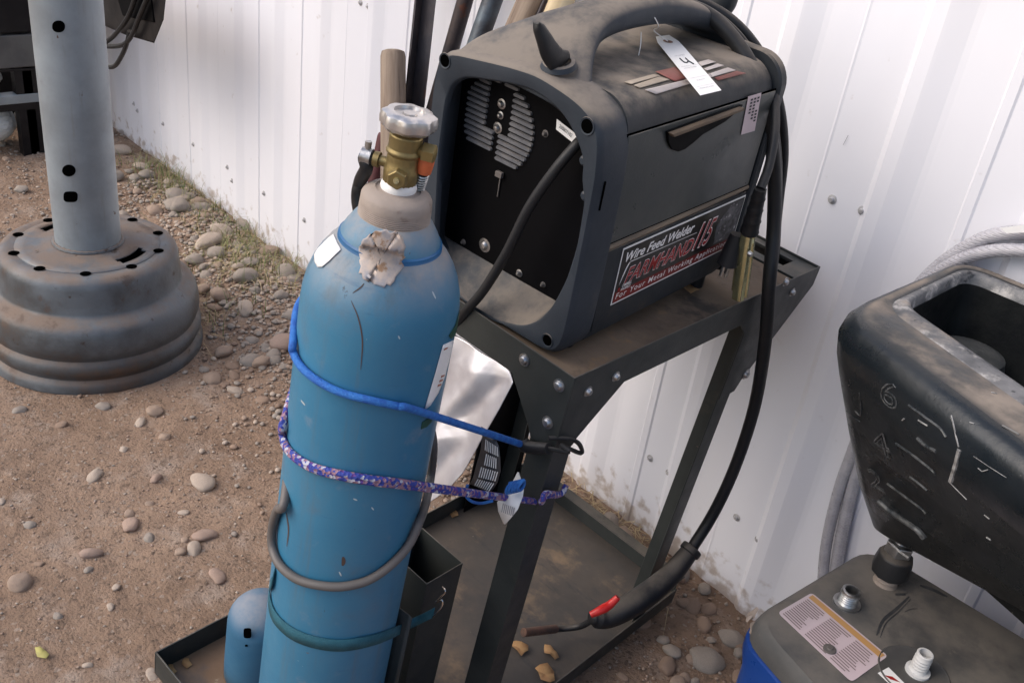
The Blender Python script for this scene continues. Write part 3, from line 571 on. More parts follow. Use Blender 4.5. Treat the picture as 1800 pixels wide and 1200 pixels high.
# grey hose loop
gh_ = wrap([(500, 880), (488, 895), (479, 925), (478, 958), (490, 990), (520, 1016), (560, 1028), (605, 1030), (650, 1018), (690, 990), (720, 955), (738, 915)], .0068)
e = [CART.on(748, 885, 1, -.16), CART.on(757, 840, 1, -.10), CART.on(762, 780, 1, -.10), CART.on(750, 730, 1, -.09), CART.on(730, 690, 1, -.08)]
tail = [cc + V((math.cos(math.radians(a)) * (RC + .007), math.sin(math.radians(a)) * (RC + .007), gh_[0].z + (i + 1) * .03)) for i, a in enumerate((-165, -190, -215))][::-1]
solo('grey_hose', MB().tube(cr(tail + gh_ + e, 8), .0062, 12), M['greyhose'], 'grey rubber hose hanging in a loop across the front of the blue cylinder', 'hose', CART)
# black gas hose with clamp
gt = thing('gas_hose', 'short black rubber gas hose bending down from the left of the brass valve', 'hose', CART, cc + V((0, 0, 1.05)))
h0 = cc + V((0, 0, 1.11308)) + ld * .034; up = cc.xy
part('hose', MB().tube(cr([h0, h0 + ld * .010 + V((0, 0, -.002)), CART.on(644, 296, 1, h0.y - .004), CART.on(633, 320, 1, h0.y + .005), CART.on(629, 355, 1, h0.y + .02), CART.on(640, 420, 1, h0.y + .15)], 8), .0078, 14), M['rubber'], gt, CART)
part('hose_clamp', MB().tube([h0 + ld * .002, h0 + ld * .014], .0098, 16), M['zinc'], gt, CART)
part('clamp_screw', MB().tube([h0 + ld * .008 + V((0, 0, .009)), h0 + ld * .008 + V((0, 0, .018))], .0038, 8), M['zinc'], gt, CART)
# orange tipped spring hose
ot = thing('spring_guard_hose', 'orange sleeve on a coil spring hose end behind the brass valve', 'hose', CART, cc + V((.05, .05, 1.05)))
p0 = CART.on(750, 262, 1, -.225); p1 = CART.on(744, 303, 1, -.225); p2 = CART.on(729, 352, 1, -.215)
part('orange_sleeve', MB().tube(cr([p0, (p0 + p1) / 2 + V((.001, 0, 0)), p1], 5), lambda t: .0088 + .0015 * math.sin(3.1 * t), 14), M['orange'], ot, CART)
part('hose', MB().tube([p1, p2], .0055, 10), M['rubber'], ot, CART)
U_ = (p2 - p1); n_ = 12; A_ = U_.normalized(); B_ = A_.orthogonal().normalized(); C_ = A_.cross(B_)
part('spring', MB().tube([p1 + U_ * t + (B_ * math.cos(t * n_ * 6.283) + C_ * math.sin(t * n_ * 6.283)) * .0065 for t in [i / 140 for i in range(141)]], .0014, 6), M['zinc'], ot, CART)
# foil sheet
Lp = [V((799, 587, 0)), V((785, 640, 0)), V((767, 742, 0)), V((765, 770, 0)), V((765, 820, 0)), V((745, 870, 0)), V((740, 886, 0))]
Rp = [V((895, 649, 0)), V((903, 672, 0)), V((880, 718, 0)), V((848, 772, 0)), V((820, 828, 0)), V((792, 857, 0)), V((742, 890, 0))]
def lerp(L_, t):
    f = t * (len(L_) - 1); i = min(int(f), len(L_) - 2); return L_[i].lerp(L_[i + 1], f - i)
def foilp(u, v):
    q = lerp(Lp, v).lerp(lerp(Rp, v), u); p = CART.on(q.x, q.y, 1, .016 - .075 * v)
    d = (q.x * .55 + q.y * .42); d = q.x * .78 + q.y * .45; w_ = .0060 * math.sin(d * .085 + 1.0 * fb(q.x * .02, q.y * .02, 1)) + .008 * fb(q.x * .012 + q.y * .006, q.y * .005, 1) + .0006 * fb(q.x * .07, q.y * .04, 1)
    return p + V((0, w_ * min(1, 4 * v + .2), 0))
solo('foil_sheet', MB().grid(foilp, 40, 70), M['foil'], 'shiny silver crumpled foil sheet tucked under the shelf edge beside the cylinder', 'foil sheet', CART, smooth=2, solid=.0006)
#WELDER
# ------------------------------------------------------------------ welder
wd = thing('wire_feed_welder', 'dusty black portable wire feed welder standing on the cart shelf', 'welder', WELD, (-.15, .24, 0))
def wpart(name, b, mat, parent=wd, **k): return part(name, b, mat, parent, WELD, **k)
TOPZ = .366; RR = .048
def hz(x):
    x0, x1 = -.298, -.003
    if x > x1 - RR: d = (x - (x1 - RR)) / RR; return TOPZ - RR + RR * math.sqrt(max(0, 1 - min(d, 1) ** 2))
    if x < x0 + RR: d = ((x0 + RR) - x) / RR; return TOPZ - RR + RR * math.sqrt(max(0, 1 - min(d, 1) ** 2))
    return TOPZ
def hprof(shr=0, zt=0):
    x0, x1 = -.298 + shr, -.003 - shr; top = TOPZ - zt; r = RR; out = [(x0 + .012, 0), (x0, .012), (x0, .15)]
    out += [(x0 + r - r * math.cos(a), top - r + r * math.sin(a)) for a in [i * math.pi / 2 / 9 for i in range(10)]]
    out += [(x0 + .09, top + .001), ((x0 + x1) / 2, top + .0015), (x1 - .09, top + .001)]
    out += [(x1 - r + r * math.sin(a), top - r + r * math.cos(a)) for a in [i * math.pi / 2 / 9 for i in range(10)]]
    out += [(x1, .158), (x1 , .150), (x1 - .0005, .05), (x1, .012), (x1 - .012, 0)]; return out
sts = [(.0530, 0, 0), (.055, 0, 0), (.25, 0, 0), (.40, 0, .002), (.43, .003, .006), (.445, .008, .012), (.455, .018, .022), (.459, .040, .045)]
rings = [[V((x, y, z if z > 0.02 else z + (.004 if y > .44 else 0))) for x, z in hprof(s, t)] for y, s, t in sts]
wpart('housing', MB().rings(rings), M['plastic'])
# rear bezel
outer = [(-.285, -.001), (-.297, .012), (-.300, .18), (-.299, .32), (-.294, .340), (-.282, .355), (-.235, .362), (-.165, .372), (-.117, .376), (-.081, .371), (-.051, .366), (-.022, .356), (-.004, .336), (.004, .28), (.005, .185), (.005, .07), (.003, .012), (-.008, -.001)]
inner = [(-.232, .018), (-.255, .035), (-.262, .10), (-.270, .21), (-.268, .288), (-.264, .309), (-.241, .328), (-.171, .343), (-.127, .350), (-.090, .345), (-.061, .333), (-.045, .318), (-.030, .302), (-.022, .285), (-.024, .264), (-.012, .249), (-.009, .18), (-.015, .125), (-.028, .08), (-.042, .049), (-.071, .021), (-.12, .006), (-.17, .003)]
panelp = [(-.292, .05), (-.292, .335), (-.01, .335), (-.01, .28), (-.03, .15), (-.055, .05)]
def resamp(poly, c, n=120):
    out = []
    for k in range(n):
        a = 2 * math.pi * k / n; dx, dy = math.cos(a), math.sin(a); best = 0
        for i in range(len(poly)):
            x0, y0 = poly[i][0] - c[0], poly[i][1] - c[1]; x1, y1 = poly[(i + 1) % len(poly)][0] - c[0], poly[(i + 1) % len(poly)][1] - c[1]
            den = dx * (y1 - y0) - dy * (x1 - x0)
            if abs(den) < 1e-12: continue
            t = (x0 * (y1 - y0) - y0 * (x1 - x0)) / den; s_ = (x0 * dy - y0 * dx) / den
            if t > 0 and -1e-6 <= s_ <= 1 + 1e-6: best = max(best, t)
        out.append((c[0] + dx * best, c[1] + dy * best))
    return out
def smoothp(p, k=1):
    for _ in range(k): p = [((p[i - 1][0] + 2 * p[i][0] + p[(i + 1) % len(p)][0]) / 4, (p[i - 1][1] + 2 * p[i][1] + p[(i + 1) % len(p)][1]) / 4) for i in range(len(p))]
    return p
ctr = (-.15, .19)
o_ = smoothp(resamp(outer, ctr), 3); i_ = smoothp(resamp(inner, ctr), 3); pp = resamp(panelp, ctr)
def shr(p, d): return [(x + (ctr[0] - x) * d, z + (ctr[1] - z) * d) for x, z in p]
def rg(p, y): return [V((x, y, z)) for x, z in p]
b = MB().rings([rg(shr(o_, .004), .056), rg(o_, .052), rg(o_, .006), rg(shr(o_, .010), -.001), rg(shr(o_, .03), -.005), rg(shr(i_, -.03), -.005), rg(shr(i_, -.012), -.003), rg(i_, .003), rg([(a[0] * .6 + c_[0] * .4, a[1] * .6 + c_[1] * .4) for a, c_ in zip(i_, pp)], .025), rg(pp, .0485)], cap=False)
wpart('rear_bezel', b, M['bezel'])
wpart('back_panel', MB().add(rg(resamp([(-.293, .045), (-.293, .338), (-.006, .338), (-.006, .045)], ctr, 60), .048), [tuple(range(60))]), M['black'], smooth=0)
for q, r in (((782, 107), .0085), ((1032, 222), .009), ((962, 598), .008)):
    c_ = WELD.on(*q, 1, -.0055); b = MB().lathe([(r, 0), (r * 1.25, -.0008), (r * 1.3, .0)], c_, 24, (0, 1, 0)); wpart('screw_hole', b, M['bezel'])
    wpart('screw_recess', MB().lathe([(0, -.0004), (r, -.0004)], c_, 24, (0, 1, 0)), M['hole_shade'])
b = MB().box((.0045, .010, .232), (.0060, .0125, .272)); wpart('side_slot', b, M['hole_shade'])

for q in ((1026, 283), (1028, 345)):
    c_ = WELD.on(*q, 1, .0); wpart('clip_stub', MB().lathe([(.007, .01), (.007, 0), (.004, -.003), (0, -.003)], c_, 14, (0, 1, 0)), M['bezel'])
# louvres
b = MB(); zc, xc, RL = .262, -.214, .068
for k in range(14):
    z = .322 - k * .0083; dz = z - zc
    ex = math.sqrt(max(RL ** 2 - (dz * 1.02) ** 2, .0002)); low = k >= 9
    for s in (1, -1):
        a = xc + s * (.004 if (low or (k < 1)) else .022) ; e = xc + s * (ex if s > 0 else min(ex, .062))
        if k == 13 and s < 0: continue
        y = .0475
        pts = [V((a, y, z + (a - xc) * -.0)), V((e, y, z))]
        r = .0031; n_ = 8; prof2 = []
        for j in range(n_ + 1): an = math.pi / 2 + math.pi * j / n_; prof2.append((min(a, e) + r + r * math.cos(an), z + r * math.sin(an)))
        for j in range(n_ + 1): an = -math.pi / 2 + math.pi * j / n_; prof2.append((max(a, e) - r + r * math.cos(an), z + r * math.sin(an)))
        m_ = len(prof2); b.add([V((x, .0478, zz)) for x, zz in prof2] + [V((x * .97 + (a + e) / 2 * .03, .0440, z + (zz - z) * .70 + .0003)) for x, zz in prof2], [(i, (i + 1) % m_, m_ + (i + 1) % m_, m_ + i) for i in range(m_)] + [tuple(range(m_, 2 * m_))])
wpart('vent_louvres', b, pm('grey_louvre', (.10, .105, .118), (.15, .15, .157), .45, ns=40, bs=200, bump=.1, dust=DUST, dustamt=.3), smooth=0)
wpart('rating_label', MB().prism([(-.114, .306), (-.112, .292), (-.074, .283), (-.075, .297)], (.0470, .0474), XZ), M['white'])
wpart('label_text', text_mb('200807102', (-.108, .0466, .2965), (.972, 0, -.235), (.235, 0, .972), width=.024, height=.005), M['ink'], smooth=0)
for q, r in (((882, 183), .005), ((880, 203), .0038), ((875, 225), .0055), ((959, 235), .0035), ((852, 431), .0075), ((913, 480), .004), ((955, 500), .003), ((815, 425), .003), ((1024, 257), .003)):
    c_ = WELD.on(*q, 1, .0478); wpart('panel_bolt', MB().lathe([(0, -.006), (r * .6, -.0055), (r * .9, -.003), (r, -.001), (r * 1.5, -.0005), (r * 1.5, 0)], c_, 14, (0, 1, 0)), M['zinc'] if r > .0036 else M['greyhose'])
c_ = WELD.on(881, 307, 1, .047); wpart('cord_hook', MB().box(c_ + V((-.007, -.006, -.004)), c_ + V((.005, 0, .005))).box(c_ + V((-.001, -.002, -.035)), c_ + V((.001, 0, -.006))), M['greyhose'], bevel=.0008)
wpart('power_cord', MB().tube(cr([WELD.on(1024, 244, 1, .044), WELD.on(1012, 256, 1, .030), WELD.on(975, 300, 1, .012), WELD.on(930, 365, 1, .0), WELD.on(890, 445, 1, -.008), WELD.on(850, 510, 1, -.014), WELD.on(820, 545, 1, -.016), WELD.on(800, 572, 1, -.010), WELD.on(775, 590, 1, -.0)], 8), .0072, 14), M['rubber'])
# side: door, ridge, latch
XS = -.003
wpart('door_gap', MB().prism([(.0575, .1635), (.0575, .03), (.0550, .03), (.0505, .3245), (.4365, .3245), (.4365, .1635)], (XS - .001, XS + .0006), YZ), M['hole_shade'], smooth=0)
b = MB().prism([(.060, .166), (.053, .322), (.434, .322), (.434, .166)], (XS - .001, XS + .0022), YZ); dr = wpart('side_door', b, M['door'], bevel=.0012)
wpart('ridge', MB().tube([(XS + .000, .062, .158), (XS + .000, .30, .159), (XS - .001, .438, .160)], .0042, 8), pm('dust_ledge', (.13, .10, .075), (.20, .155, .11), .85, ns=18, bs=120, bump=.3, stretch=(1, .3, 1)))
wpart('base_panel', MB().prism([(.066, .020), (.062, .152), (.438, .152), (.438, .02)], (XS - .001, XS + .0016), YZ), M['plastic'], bevel=.001)
lp = [(.137, .3135), (.20, .316), (.27, .318), (.332, .318), (.318, .309), (.292, .300), (.262, .295), (.235, .291), (.215, .283), (.196, .277), (.178, .277), (.160, .284), (.146, .297)]
lt = wpart('door_latch', MB().prism(lp, (XS + .0024, XS + .0062), YZ), M['black'], parent=dr, bevel=.0012)
wpart('latch_lip', MB().prism([(.143, .308), (.325, .314), (.320, .3185), (.137, .3135)], (XS + .0064, XS + .015), YZ), M['ply'], parent=dr, bevel=.0012)
# front hump seen at top right
wpart('knob_socket', MB().lathe([(.024, 0), (.021, .006), (.016, .007)], WELD.on(985, 100, 0, -.112) + V((0, 0, -.012)), 28, (0, -.25, 1)), M['bezel'])
wpart('front_bezel', MB().rings([[V((x, y, z)) for x, z in hprof(s, t)] for y, s, t in ((.440, -.002, -.002), (.443, -.005, -.004), (.458, -.005, -.004), (.467, .002, .004), (.470, .03, .03))]), M['plastic'])
# handle: saddle that sweeps up from the rear corners into an arch
hs = [(.012, -.172, .352, .120, .012), (.03, -.172, .366, .114, .012), (.05, -.171, .379, .100, .013), (.07, -.168, .390, .080, .014), (.092, -.163, .400, .060, .016), (.12, -.158, .410, .044, .018), (.16, -.154, .418, .036, .0195), (.22, -.152, .4225, .0345, .021), (.29, -.152, .419, .034, .021), (.36, -.152, .407, .035, .021), (.41, -.152, .393, .038, .021), (.43, -.152, .382, .045, .021), (.448, -.152, .362, .055, .02), (.456, -.152, .345, .06, .02)]
rings = []
hsx = [cr([V((h[0], h[1], h[2])) for h in hs], 4), cr([V((h[3], h[4], 0)) for h in hs], 4)]
for A_, B_ in zip(*hsx):
    n_ = 28; hw_, hh = B_.x, B_.y
    rings.append([V((A_.y + hw_ * math.copysign(abs(math.cos(a)) ** .7, math.cos(a)), A_.x - .25 * hh * math.sin(a), A_.z + hh * math.copysign(abs(math.sin(a)) ** .8, math.sin(a)) - .03 * (abs(math.cos(a)) ** 2) * max(0, 1 - A_.x / .10))) for a in [2 * math.pi * k / n_ for k in range(n_)]])
wpart('handle', MB().rings(rings), M['bezel'], smooth=2)
# side webs closing the saddle to the body
for s in (1, -1):
    pts = []
# black horn knob
kb = [WELD.on(994, 99, 0, -.112), WELD.on(978, 104, 0, -.108), WELD.on(966, 90, 0, -.110), WELD.on(957, 70, 0, -.114), WELD.on(947, 49, 0, -.120), WELD.on(943, 39, 0, -.122)]
rk = [.008, .0155, .0145, .0115, .0080, .002]
pts = cr(kb, 6); wpart('horn_hook', MB().tube(pts, lambda t: rk[min(int(t * 5), 4)] + (rk[min(int(t * 5), 4) + 1] - rk[min(int(t * 5), 4)]) * (t * 5 - min(int(t * 5), 4)), 16, ry=.0068), M['rubber'], smooth=2)
# top stripes sticker
def tophit(px, py, dz=.0008):
    z = TOPZ
    for _ in range(12): p = WELD.on(px, py, 2, z); z = .5 * z + .5 * (hz(p.x) + dz + .0012)
    return WELD.on(px, py, 2, z)
def tquad(name, q, mat, dz=.0008):
    def f(u, v):
        a = V((*q[0], 0)).lerp(V((*q[1], 0)), u); c = V((*q[3], 0)).lerp(V((*q[2], 0)), u); p = a.lerp(c, v); return tophit(p.x, p.y, dz)
    wpart(name, MB().grid(f, 6, 6), mat, smooth=2, solid=.0003)
DS = pm('dusty_cream_stripe', (.40, .335, .265), (.31, .255, .20), .8, ns=16, bump=.1); PS = pm('pinkish_white_stripe', (.50, .445, .42), (.42, .37, .345), .7, ns=16, bump=0); RSq = pm('dusty_red_stripe', (.24, .075, .062), (.20, .085, .07), .7, ns=16, bump=0)
for q in ([(1097.7, 143.9), (1152, 129.9), (1160.7, 133.5), (1109.3, 148.2)], [(1113.6, 150), (1159.5, 134.7), (1177.8, 140.2), (1125.2, 154.9)]): tquad('top_stripe', q, DS)
for q in ([(1133.8, 158), (1201, 141.5), (1213, 147.6), (1153.3, 165.9)], [(1201, 141.5), (1248.7, 129.2), (1252.4, 135.4), (1213, 147.6)], [(1248.7, 129.2), (1279.3, 118.9), (1294, 123.7), (1252.4, 135.4)], [(1226.7, 109.7), (1245, 104.8), (1258.5, 109), (1232.8, 116.4)], [(1237.7, 120.7), (1261, 112), (1273, 115.2), (1242.6, 124.4)]): tquad('top_stripe', q, PS)
tquad('top_stripe', [(1152, 126), (1188, 118), (1215, 135), (1187.6, 143.9)], RSq, .0012); tquad('top_stripe', [(1256, 137), (1295, 125), (1312, 129), (1262, 142)], RSq, .0006)
# side sticker
y0, y1, z0, z1 = .100, .436, .054, .1475; XK = XS + .0022
U = (0, 1, 0); W_ = (0, 0, 1); SW = y1 - y0; SH = z1 - z0
stk = wpart('name_sticker', MB().box((XK, y0, z0), (XK + .0004, y1, z1)), M['white'])
XF = XK + .0006
wpart('sticker_field', MB().add([(XF, y0 + .0022, z0 + .0022), (XF, y1 - .0016, z0 + .0022), (XF, y1 - .0016, z1 - .0028), (XF, y0 + .0022, z1 - .0028)], [(0, 1, 2, 3)]), M['stickerk'], parent=stk, smooth=0)
def P2(u, v, e): return V((XF + e, y0 + u * SW, z0 + v * SH))
wpart('red_band', MB().add([P2(.008, .03, .0003), P2(.99, .03, .0003), P2(.96, .20, .0003), P2(.012, .22, .0003)], [(0, 1, 2, 3)]), M['darkred'], parent=stk, smooth=0)
# grey picture area at right end
rs = random.Random(5); b = MB(); 
wpart('sticker_photo', MB().add([P2(.80, .24, .0003), P2(.975, .24, .0003), P2(.985, .93, .0003), P2(.86, .93, .0003), P2(.78, .6, .0003)], [(0, 1, 2, 3, 4)]), pm('grey_photo_print', (.11, .11, .12), (.015, .015, .018), .4, ns=70, bump=0, spots=[((.42, .41, .43), 90, .58, .66)]), parent=stk, smooth=0)
def st_text(s, u, v, w, h, mat, e, shear=0, off=0, space=1, nm='sticker_text'):
    wpart(nm, text_mb(s, P2(u, v, 0), U, W_, width=w * SW, height=h * SH, shear=shear, off=off, ext=e, space=space), mat, parent=stk, smooth=0)
st_text('Wire Feed Welder', .035, .725, .53, .17, M['white'], .0004, .3, .022)
st_text('FARMHAND', .062, .305, .535, .29, M['white'], .0004, .35, .03, 1.04)
st_text('FARMHAND', .0645, .314, .530, .272, M['red'], .0006, .35, .012, 1.04)
st_text('115', .597, .312, .172, .51, M['white'], .0004, .5, .03, .86)
st_text('115', .603, .330, .160, .47, M['red'], .0006, .5, .006, .86)
st_text('For Your Metal Working Applications', .022, .055, .93, .135, M['white'], .0006, .15, .004, 1.25)
st_text('CAMPBELL', .055, .265, .07, .05, M['white'], .0004, .2, .02); st_text('HAUSFELD', .050, .205, .07, .05, M['white'], .0007, .2, .02)
wpart('sticker_logo', MB().lathe([(0, 0), (.0028, 0)], P2(.034, .255, .0006), 16, (1, 0, 0)), M['red'], parent=stk, smooth=0)
arc = [P2(.028 + .052 * t, .34 + .36 * math.sin(t * 1.5), .0005) for t in [i / 14 for i in range(15)]]
b = MB(); vs = []
for i, p in enumerate(arc):
    wv = .0012 * math.sin(math.pi * (i + .7) / 15.5); vs += [p + V((0, wv, -wv)), p + V((0, -wv, wv))]
b.add(vs, [(2 * i, 2 * i + 1, 2 * i + 3, 2 * i + 2) for i in range(14)]); b.add([P2(.08, .690, .0005), P2(.60, .665, .0005), P2(.60, .673, .0005), P2(.08, .704, .0005)], [(0, 1, 2, 3)])
wpart('sticker_swoosh', b, M['white'], parent=stk, smooth=0)
# pink label at front of side
lb = [WELD.on(1315, 170, 0, XS + .0030), WELD.on(1338, 163, 0, XS + .0030), WELD.on(1326, 230, 0, XS + .0030), WELD.on(1302, 237, 0, XS + .0030)]
b = MB().add([p + V((.0004, 0, 0)) for p in lb], [(0, 1, 2, 3)]); pl_ = wpart('warning_label', b, M['pink'], smooth=0, solid=.0004)
b = MB(); rs = random.Random(2)
for r_ in range(3):
    for k in range(8 - r_):
        u = .72 - r_ * .25; v = .08 + k * .085
        if rs.random() < .12: continue
        def q(uu, vv): return lb[0].lerp(lb[1], uu).lerp(lb[3].lerp(lb[2], uu), vv) + V((.0012, 0, 0))
        b.add([q(u, v), q(u + .16, v), q(u + .16, v + .05), q(u, v + .05)], [(0, 1, 2, 3)])
wpart('label_print', b, M['ink'], parent=pl_, smooth=0)
# small feet
for xx in (-.27, -.03):
    for yy in (.05, .41): wpart('foot', MB().lathe([(.012, -.008 - (.02 if yy > .2 else 0)), (.012, .003)], (xx, yy, 0), 14, cap=True), M['rubber'])
# ------------------------------------------------------------------ lot tag hanging on the welder
def tagz(x, y): return WELD.on(x, y, 2, TOPZ + .006)
tgp = [(1153, 65), (1156, 75), (1231, 168), (1268, 159), (1204, 85), (1193, 73), (1176, 62)]
c3 = [tagz(*q) for q in tgp]
def tq(u, v): # u across, v along
    a = tagz(1152, 70).lerp(tagz(1231, 168), v); c = tagz(1190, 66).lerp(tagz(1268, 159), v); return a.lerp(c, u)
lt_ = thing('lot_tag', 'white auction lot tag marked 4 lying on top of the welder, tied with string', 'tag', WELD, tagz(1200, 110))
b = MB(); dzv = lambda p: V((0, 0, .003 * math.sin((p.x + .2) * 14)))
b.add([p + V((0, 0, .0)) for p in c3], [tuple(range(len(c3)))])
part('tag_card', b, M['white'], lt_, WELD, smooth=0, solid=.0005)
e = V((0, 0, .0009)); eye = tagz(1174, 74) + e
part('eyelet', MB().lathe([(.0022, .0001), (.0075, .0)], eye, 20), pm('tan_eyelet', (.30, .17, .12), rough=.8), lt_, WELD)
part('eyelet_hole', MB().lathe([(0, .0), (.0022, .0001)], eye, 12), M['hole_shade'], lt_, WELD)
dU = (tq(1, .5) - tq(0, .5)).normalized(); dV = (tq(.5, 0) - tq(.5, 1)).normalized()
def ttext(s, u, v, w, h, mat, off=0, shear=0): part('tag_text', text_mb(s, tq(u, v) + e, dU, dV, width=w, height=h, ext=.0002, off=off, shear=shear), mat, lt_, WELD, smooth=0)
ttext('LOT NUMBER', .22, .36, .022, .0038, M['greyink'])
for st_ in ([(.36, .40), (.40, .47), (.50, .49), (.62, .465)], [(.60, .41), (.64, .47), (.74, .53)]): part('tag_text', MB().tube(cr([tq(*p) + e for p in st_], 4), .0009, 6), M['ink'], lt_, WELD)
ttext('AUCTION NUMBER', .20, .585, .027, .0038, M['greyink']); ttext('QUANTITY', .30, .80, .019, .0038, M['greyink']); ttext('DESCRIPTION OF ITEM', .16, .92, .03, .003, M['greyink'])
for v in (.545, .745, .885):
    p, q = tq(.12, v) + e, tq(.92, v) + e; part('tag_line', MB().add([p, q, q + dV * .0006, p + dV * .0006], [(0, 1, 2, 3)]), M['greyink'], lt_, WELD, smooth=0)
hx_ = lambda px, py, X, d=.0: WELD.on(px, py, 0, X)
st_pts = [eye, WELD.on(1150, 55, 2, TOPZ + .02), hx_(1155, 50, -.128), hx_(1157, 44, -.116), hx_(1148, 28, -.120), hx_(1135, 20, -.135), hx_(1110, 16, -.150)]
part('string', MB().tube(cr(st_pts, 6), .0008, 6), M['white'], lt_, WELD)
part('string', MB().tube(cr([hx_(1127, 57, -.13), hx_(1126, 80, -.12), hx_(1122, 100, -.12)], 6), .0007, 6), M['white'], lt_, WELD)
# ------------------------------------------------------------------ gun cable, loops, gun
def ch(l): return [WELD.on(x, y, 0, X) for x, y, X in l]
cb = thing('welding_gun', 'black welding gun with red trigger, its long cable draped over the welder', 'welding gun', WELD, (.03, .4, -.5))
G0 = CART.on(1213, 968, 0, .036); 
gpts = [CART.M @ p for p in (G0, CART.on(1180, 1008, 0, .034), CART.on(1140, 1042, 0, .026), CART.on(1100, 1068, 0, .012), CART.on(1065, 1084, 0, -.006), CART.on(1040, 1085, 0, -.02))]
main = ch([(1120, 12, -.19), (1180, 6, -.17), (1240, 24, -.13), (1290, 70, -.08), (1326, 130, -.035), (1350, 210, -.005), (1361, 300, .012), (1360, 400, .035), (1352, 500, .065), (1345, 600, .08), (1326, 715, .085), (1292, 820, .085), (1255, 900, .08)])
main = [WELD.M @ p for p in main] + [gpts[0]]
part('cable', MB().tube(cr(main, 8), .0118, 16), M['rubber'], cb)
l2 = ch([(1110, 8, -.22), (1180, -4, -.21), (1240, 8, -.18), (1300, 48, -.13), (1346, 112, -.085), (1371, 190, -.05), (1378, 270, -.04), (1370, 350, -.045), (1362, 430, -.03), (1357, 520, -.03), (1345, 600, -.03)])
solo('cable_loop', MB().tube(cr([WELD.M @ p for p in l2], 8), .0085, 12), M['rubber'], 'outermost black cable loop hanging over the front end of the welder', 'cable', group=None)
l3 = ch([(1108, 10, -.20), (1170, 1, -.20), (1235, 14, -.16), (1294, 56, -.12), (1335, 118, -.075), (1361, 195, -.045), (1370, 280, -.03), (1366, 350, -.02), (1352, 345, -.0)])
l3b = ch([(1235, 14, -.16), (1294, 58, -.11), (1336, 122, -.07), (1358, 200, -.04), (1369, 290, -.03), (1368, 380, -.02), (1362, 480, -.02), (1352, 560, -.02)])
solo('cable_loop', MB().tube(cr([WELD.M @ p for p in l3[:2] + l3b], 8), .0065, 12), M['rubber'], 'thinner black ground cable loop lying between the gun cable and the outermost loop', 'cable')
part('gun_handle', MB().tube(cr(gpts, 8), lambda t: .0190 + .0062 * math.sin(t * 3.1) - (.006 if t > .93 else 0), 18, ry=None), M['bezel_k'] if 'bezelk' in M else M['rubber'], cb, smooth=2)
part('handle_collar', MB().tube([gpts[0] + (gpts[0] - gpts[1]).normalized() * .010, gpts[0] - (gpts[0] - gpts[1]).normalized() * .006], .0225, 16), M['rubber'], cb, bevel=.003)
seam = [p + V((-.008, -.010, .0185)) for p in gpts[1:4]]
tr = [CART.M @ CART.on(x, y, 0, v) for x, y, v in ((1086, 1049, .014), (1071, 1063, .009), (1053, 1073, .002), (1038, 1080, -.006))]
part('trigger', MB().tube(cr(tr, 6), lambda t: .0095 - .006 * abs(t - .5), 10), M['trigger'], cb)
nz_ = [CART.M @ p for p in (CART.on(1042, 1088, 0, -.022), CART.on(1020, 1100, 0, -.045), CART.on(990, 1104, 0, -.07), CART.on(972, 1105, 0, -.078))]
part('gun_neck', MB().tube(cr(nz_, 6), .0065, 12), M['rubber'], cb)
n2 = CART.M @ CART.on(920, 1111, 0, -.095); part('gun_nozzle', MB().tube([nz_[-1] + (nz_[-1] - n2) * .1, nz_[-1], n2], .0088, 16), pm('burnt_copper_nozzle', (.16, .085, .06), (.09, .06, .05), .6, .4, ns=40), cb, bevel=.001)
# ------------------------------------------------------------------ ground clamp and plug on the shelf
cl = thing('ground_clamp', 'yellow zinc ground clamp with ribbed black boot leaning on the welder front corner', 'clamp', CART, CART.on(1305, 525, 2, .82))
q0, q1, q2 = CART.on(1318, 405, 0, -.006), CART.on(1310, 460, 0, -.004), CART.on(1302, 522, 0, -.003)
def chan(b, a, c, w, d):
    T_ = (c - a).normalized(); X_ = V((1, 0, 0)); X_ = (X_ - T_ * X_.dot(T_)).normalized(); Y_ = T_.cross(X_)
    pr2 = [(-w, -d), (-w, d * .2), (-w * .75, d * .8), (-w * .3, d), (-w * .12, d * .55), (w * .12, d * .55), (w * .3, d), (w * .75, d * .8), (w, d * .2), (w, -d)]
    rs_ = []
    for p, s in ((a, .85), ((a + c) / 2, 1), (c, 1)): rs_.append([p + Y_ * (u * s) + X_ * v for u, v in pr2])
    b.rings(rs_)
b = MB(); chan(b, q0, q2, .0135, .009); part('clamp_jaw', b, M['gold'], cl, CART, bevel=.001)
b = MB(); chan(b, q0 + V((-.016, .022, -.02)), q2 + V((-.02, .022, .0)), .010, .006); part('clamp_jaw', b, M['gold'], cl, CART, bevel=.001)
part('pivot_bolt', MB().lathe([(0, .006), (.004, .006), (.005, 0)], CART.on(1316, 445, 0, .005), 10, (1, 0, 0)), M['zinc'], cl, CART)
bt = [CART.on(1337, 332, 0, -.004), q0 + V((0, 0, -.004))]; prb = []
b = MB(); pts = [bt[0].lerp(bt[1], t / 20) for t in range(21)]
b.tube(pts, lambda t: .0095 + .005 * t + (.0012 if int(t * 20) % 5 == 4 else 0), 14); part('clamp_boot', b, M['rubber'], cl, CART)
part('cable', MB().tube(cr([bt[0] + V((0, 0, 0)), CART.on(1352, 290, 0, -.015), CART.on(1362, 230, 0, -.035), CART.on(1362, 160, 0, -.07)], 6), .0075, 10), M['rubber'], cl, CART)
pg = thing('power_plug', 'black three-prong power plug lying beside the yellow ground clamp', 'plug', CART, CART.on(1275, 480, 2, .82))
a0, a1 = CART.on(1296, 412, 0, -.025), CART.on(1277, 464, 0, -.025)
part('plug_body', MB().tube(cr([a0, a0.lerp(a1, .5), a1], 4), lambda t: .011 + .006 * t, 14), M['rubber'], pg, CART)
T_ = (a1 - a0).normalized()
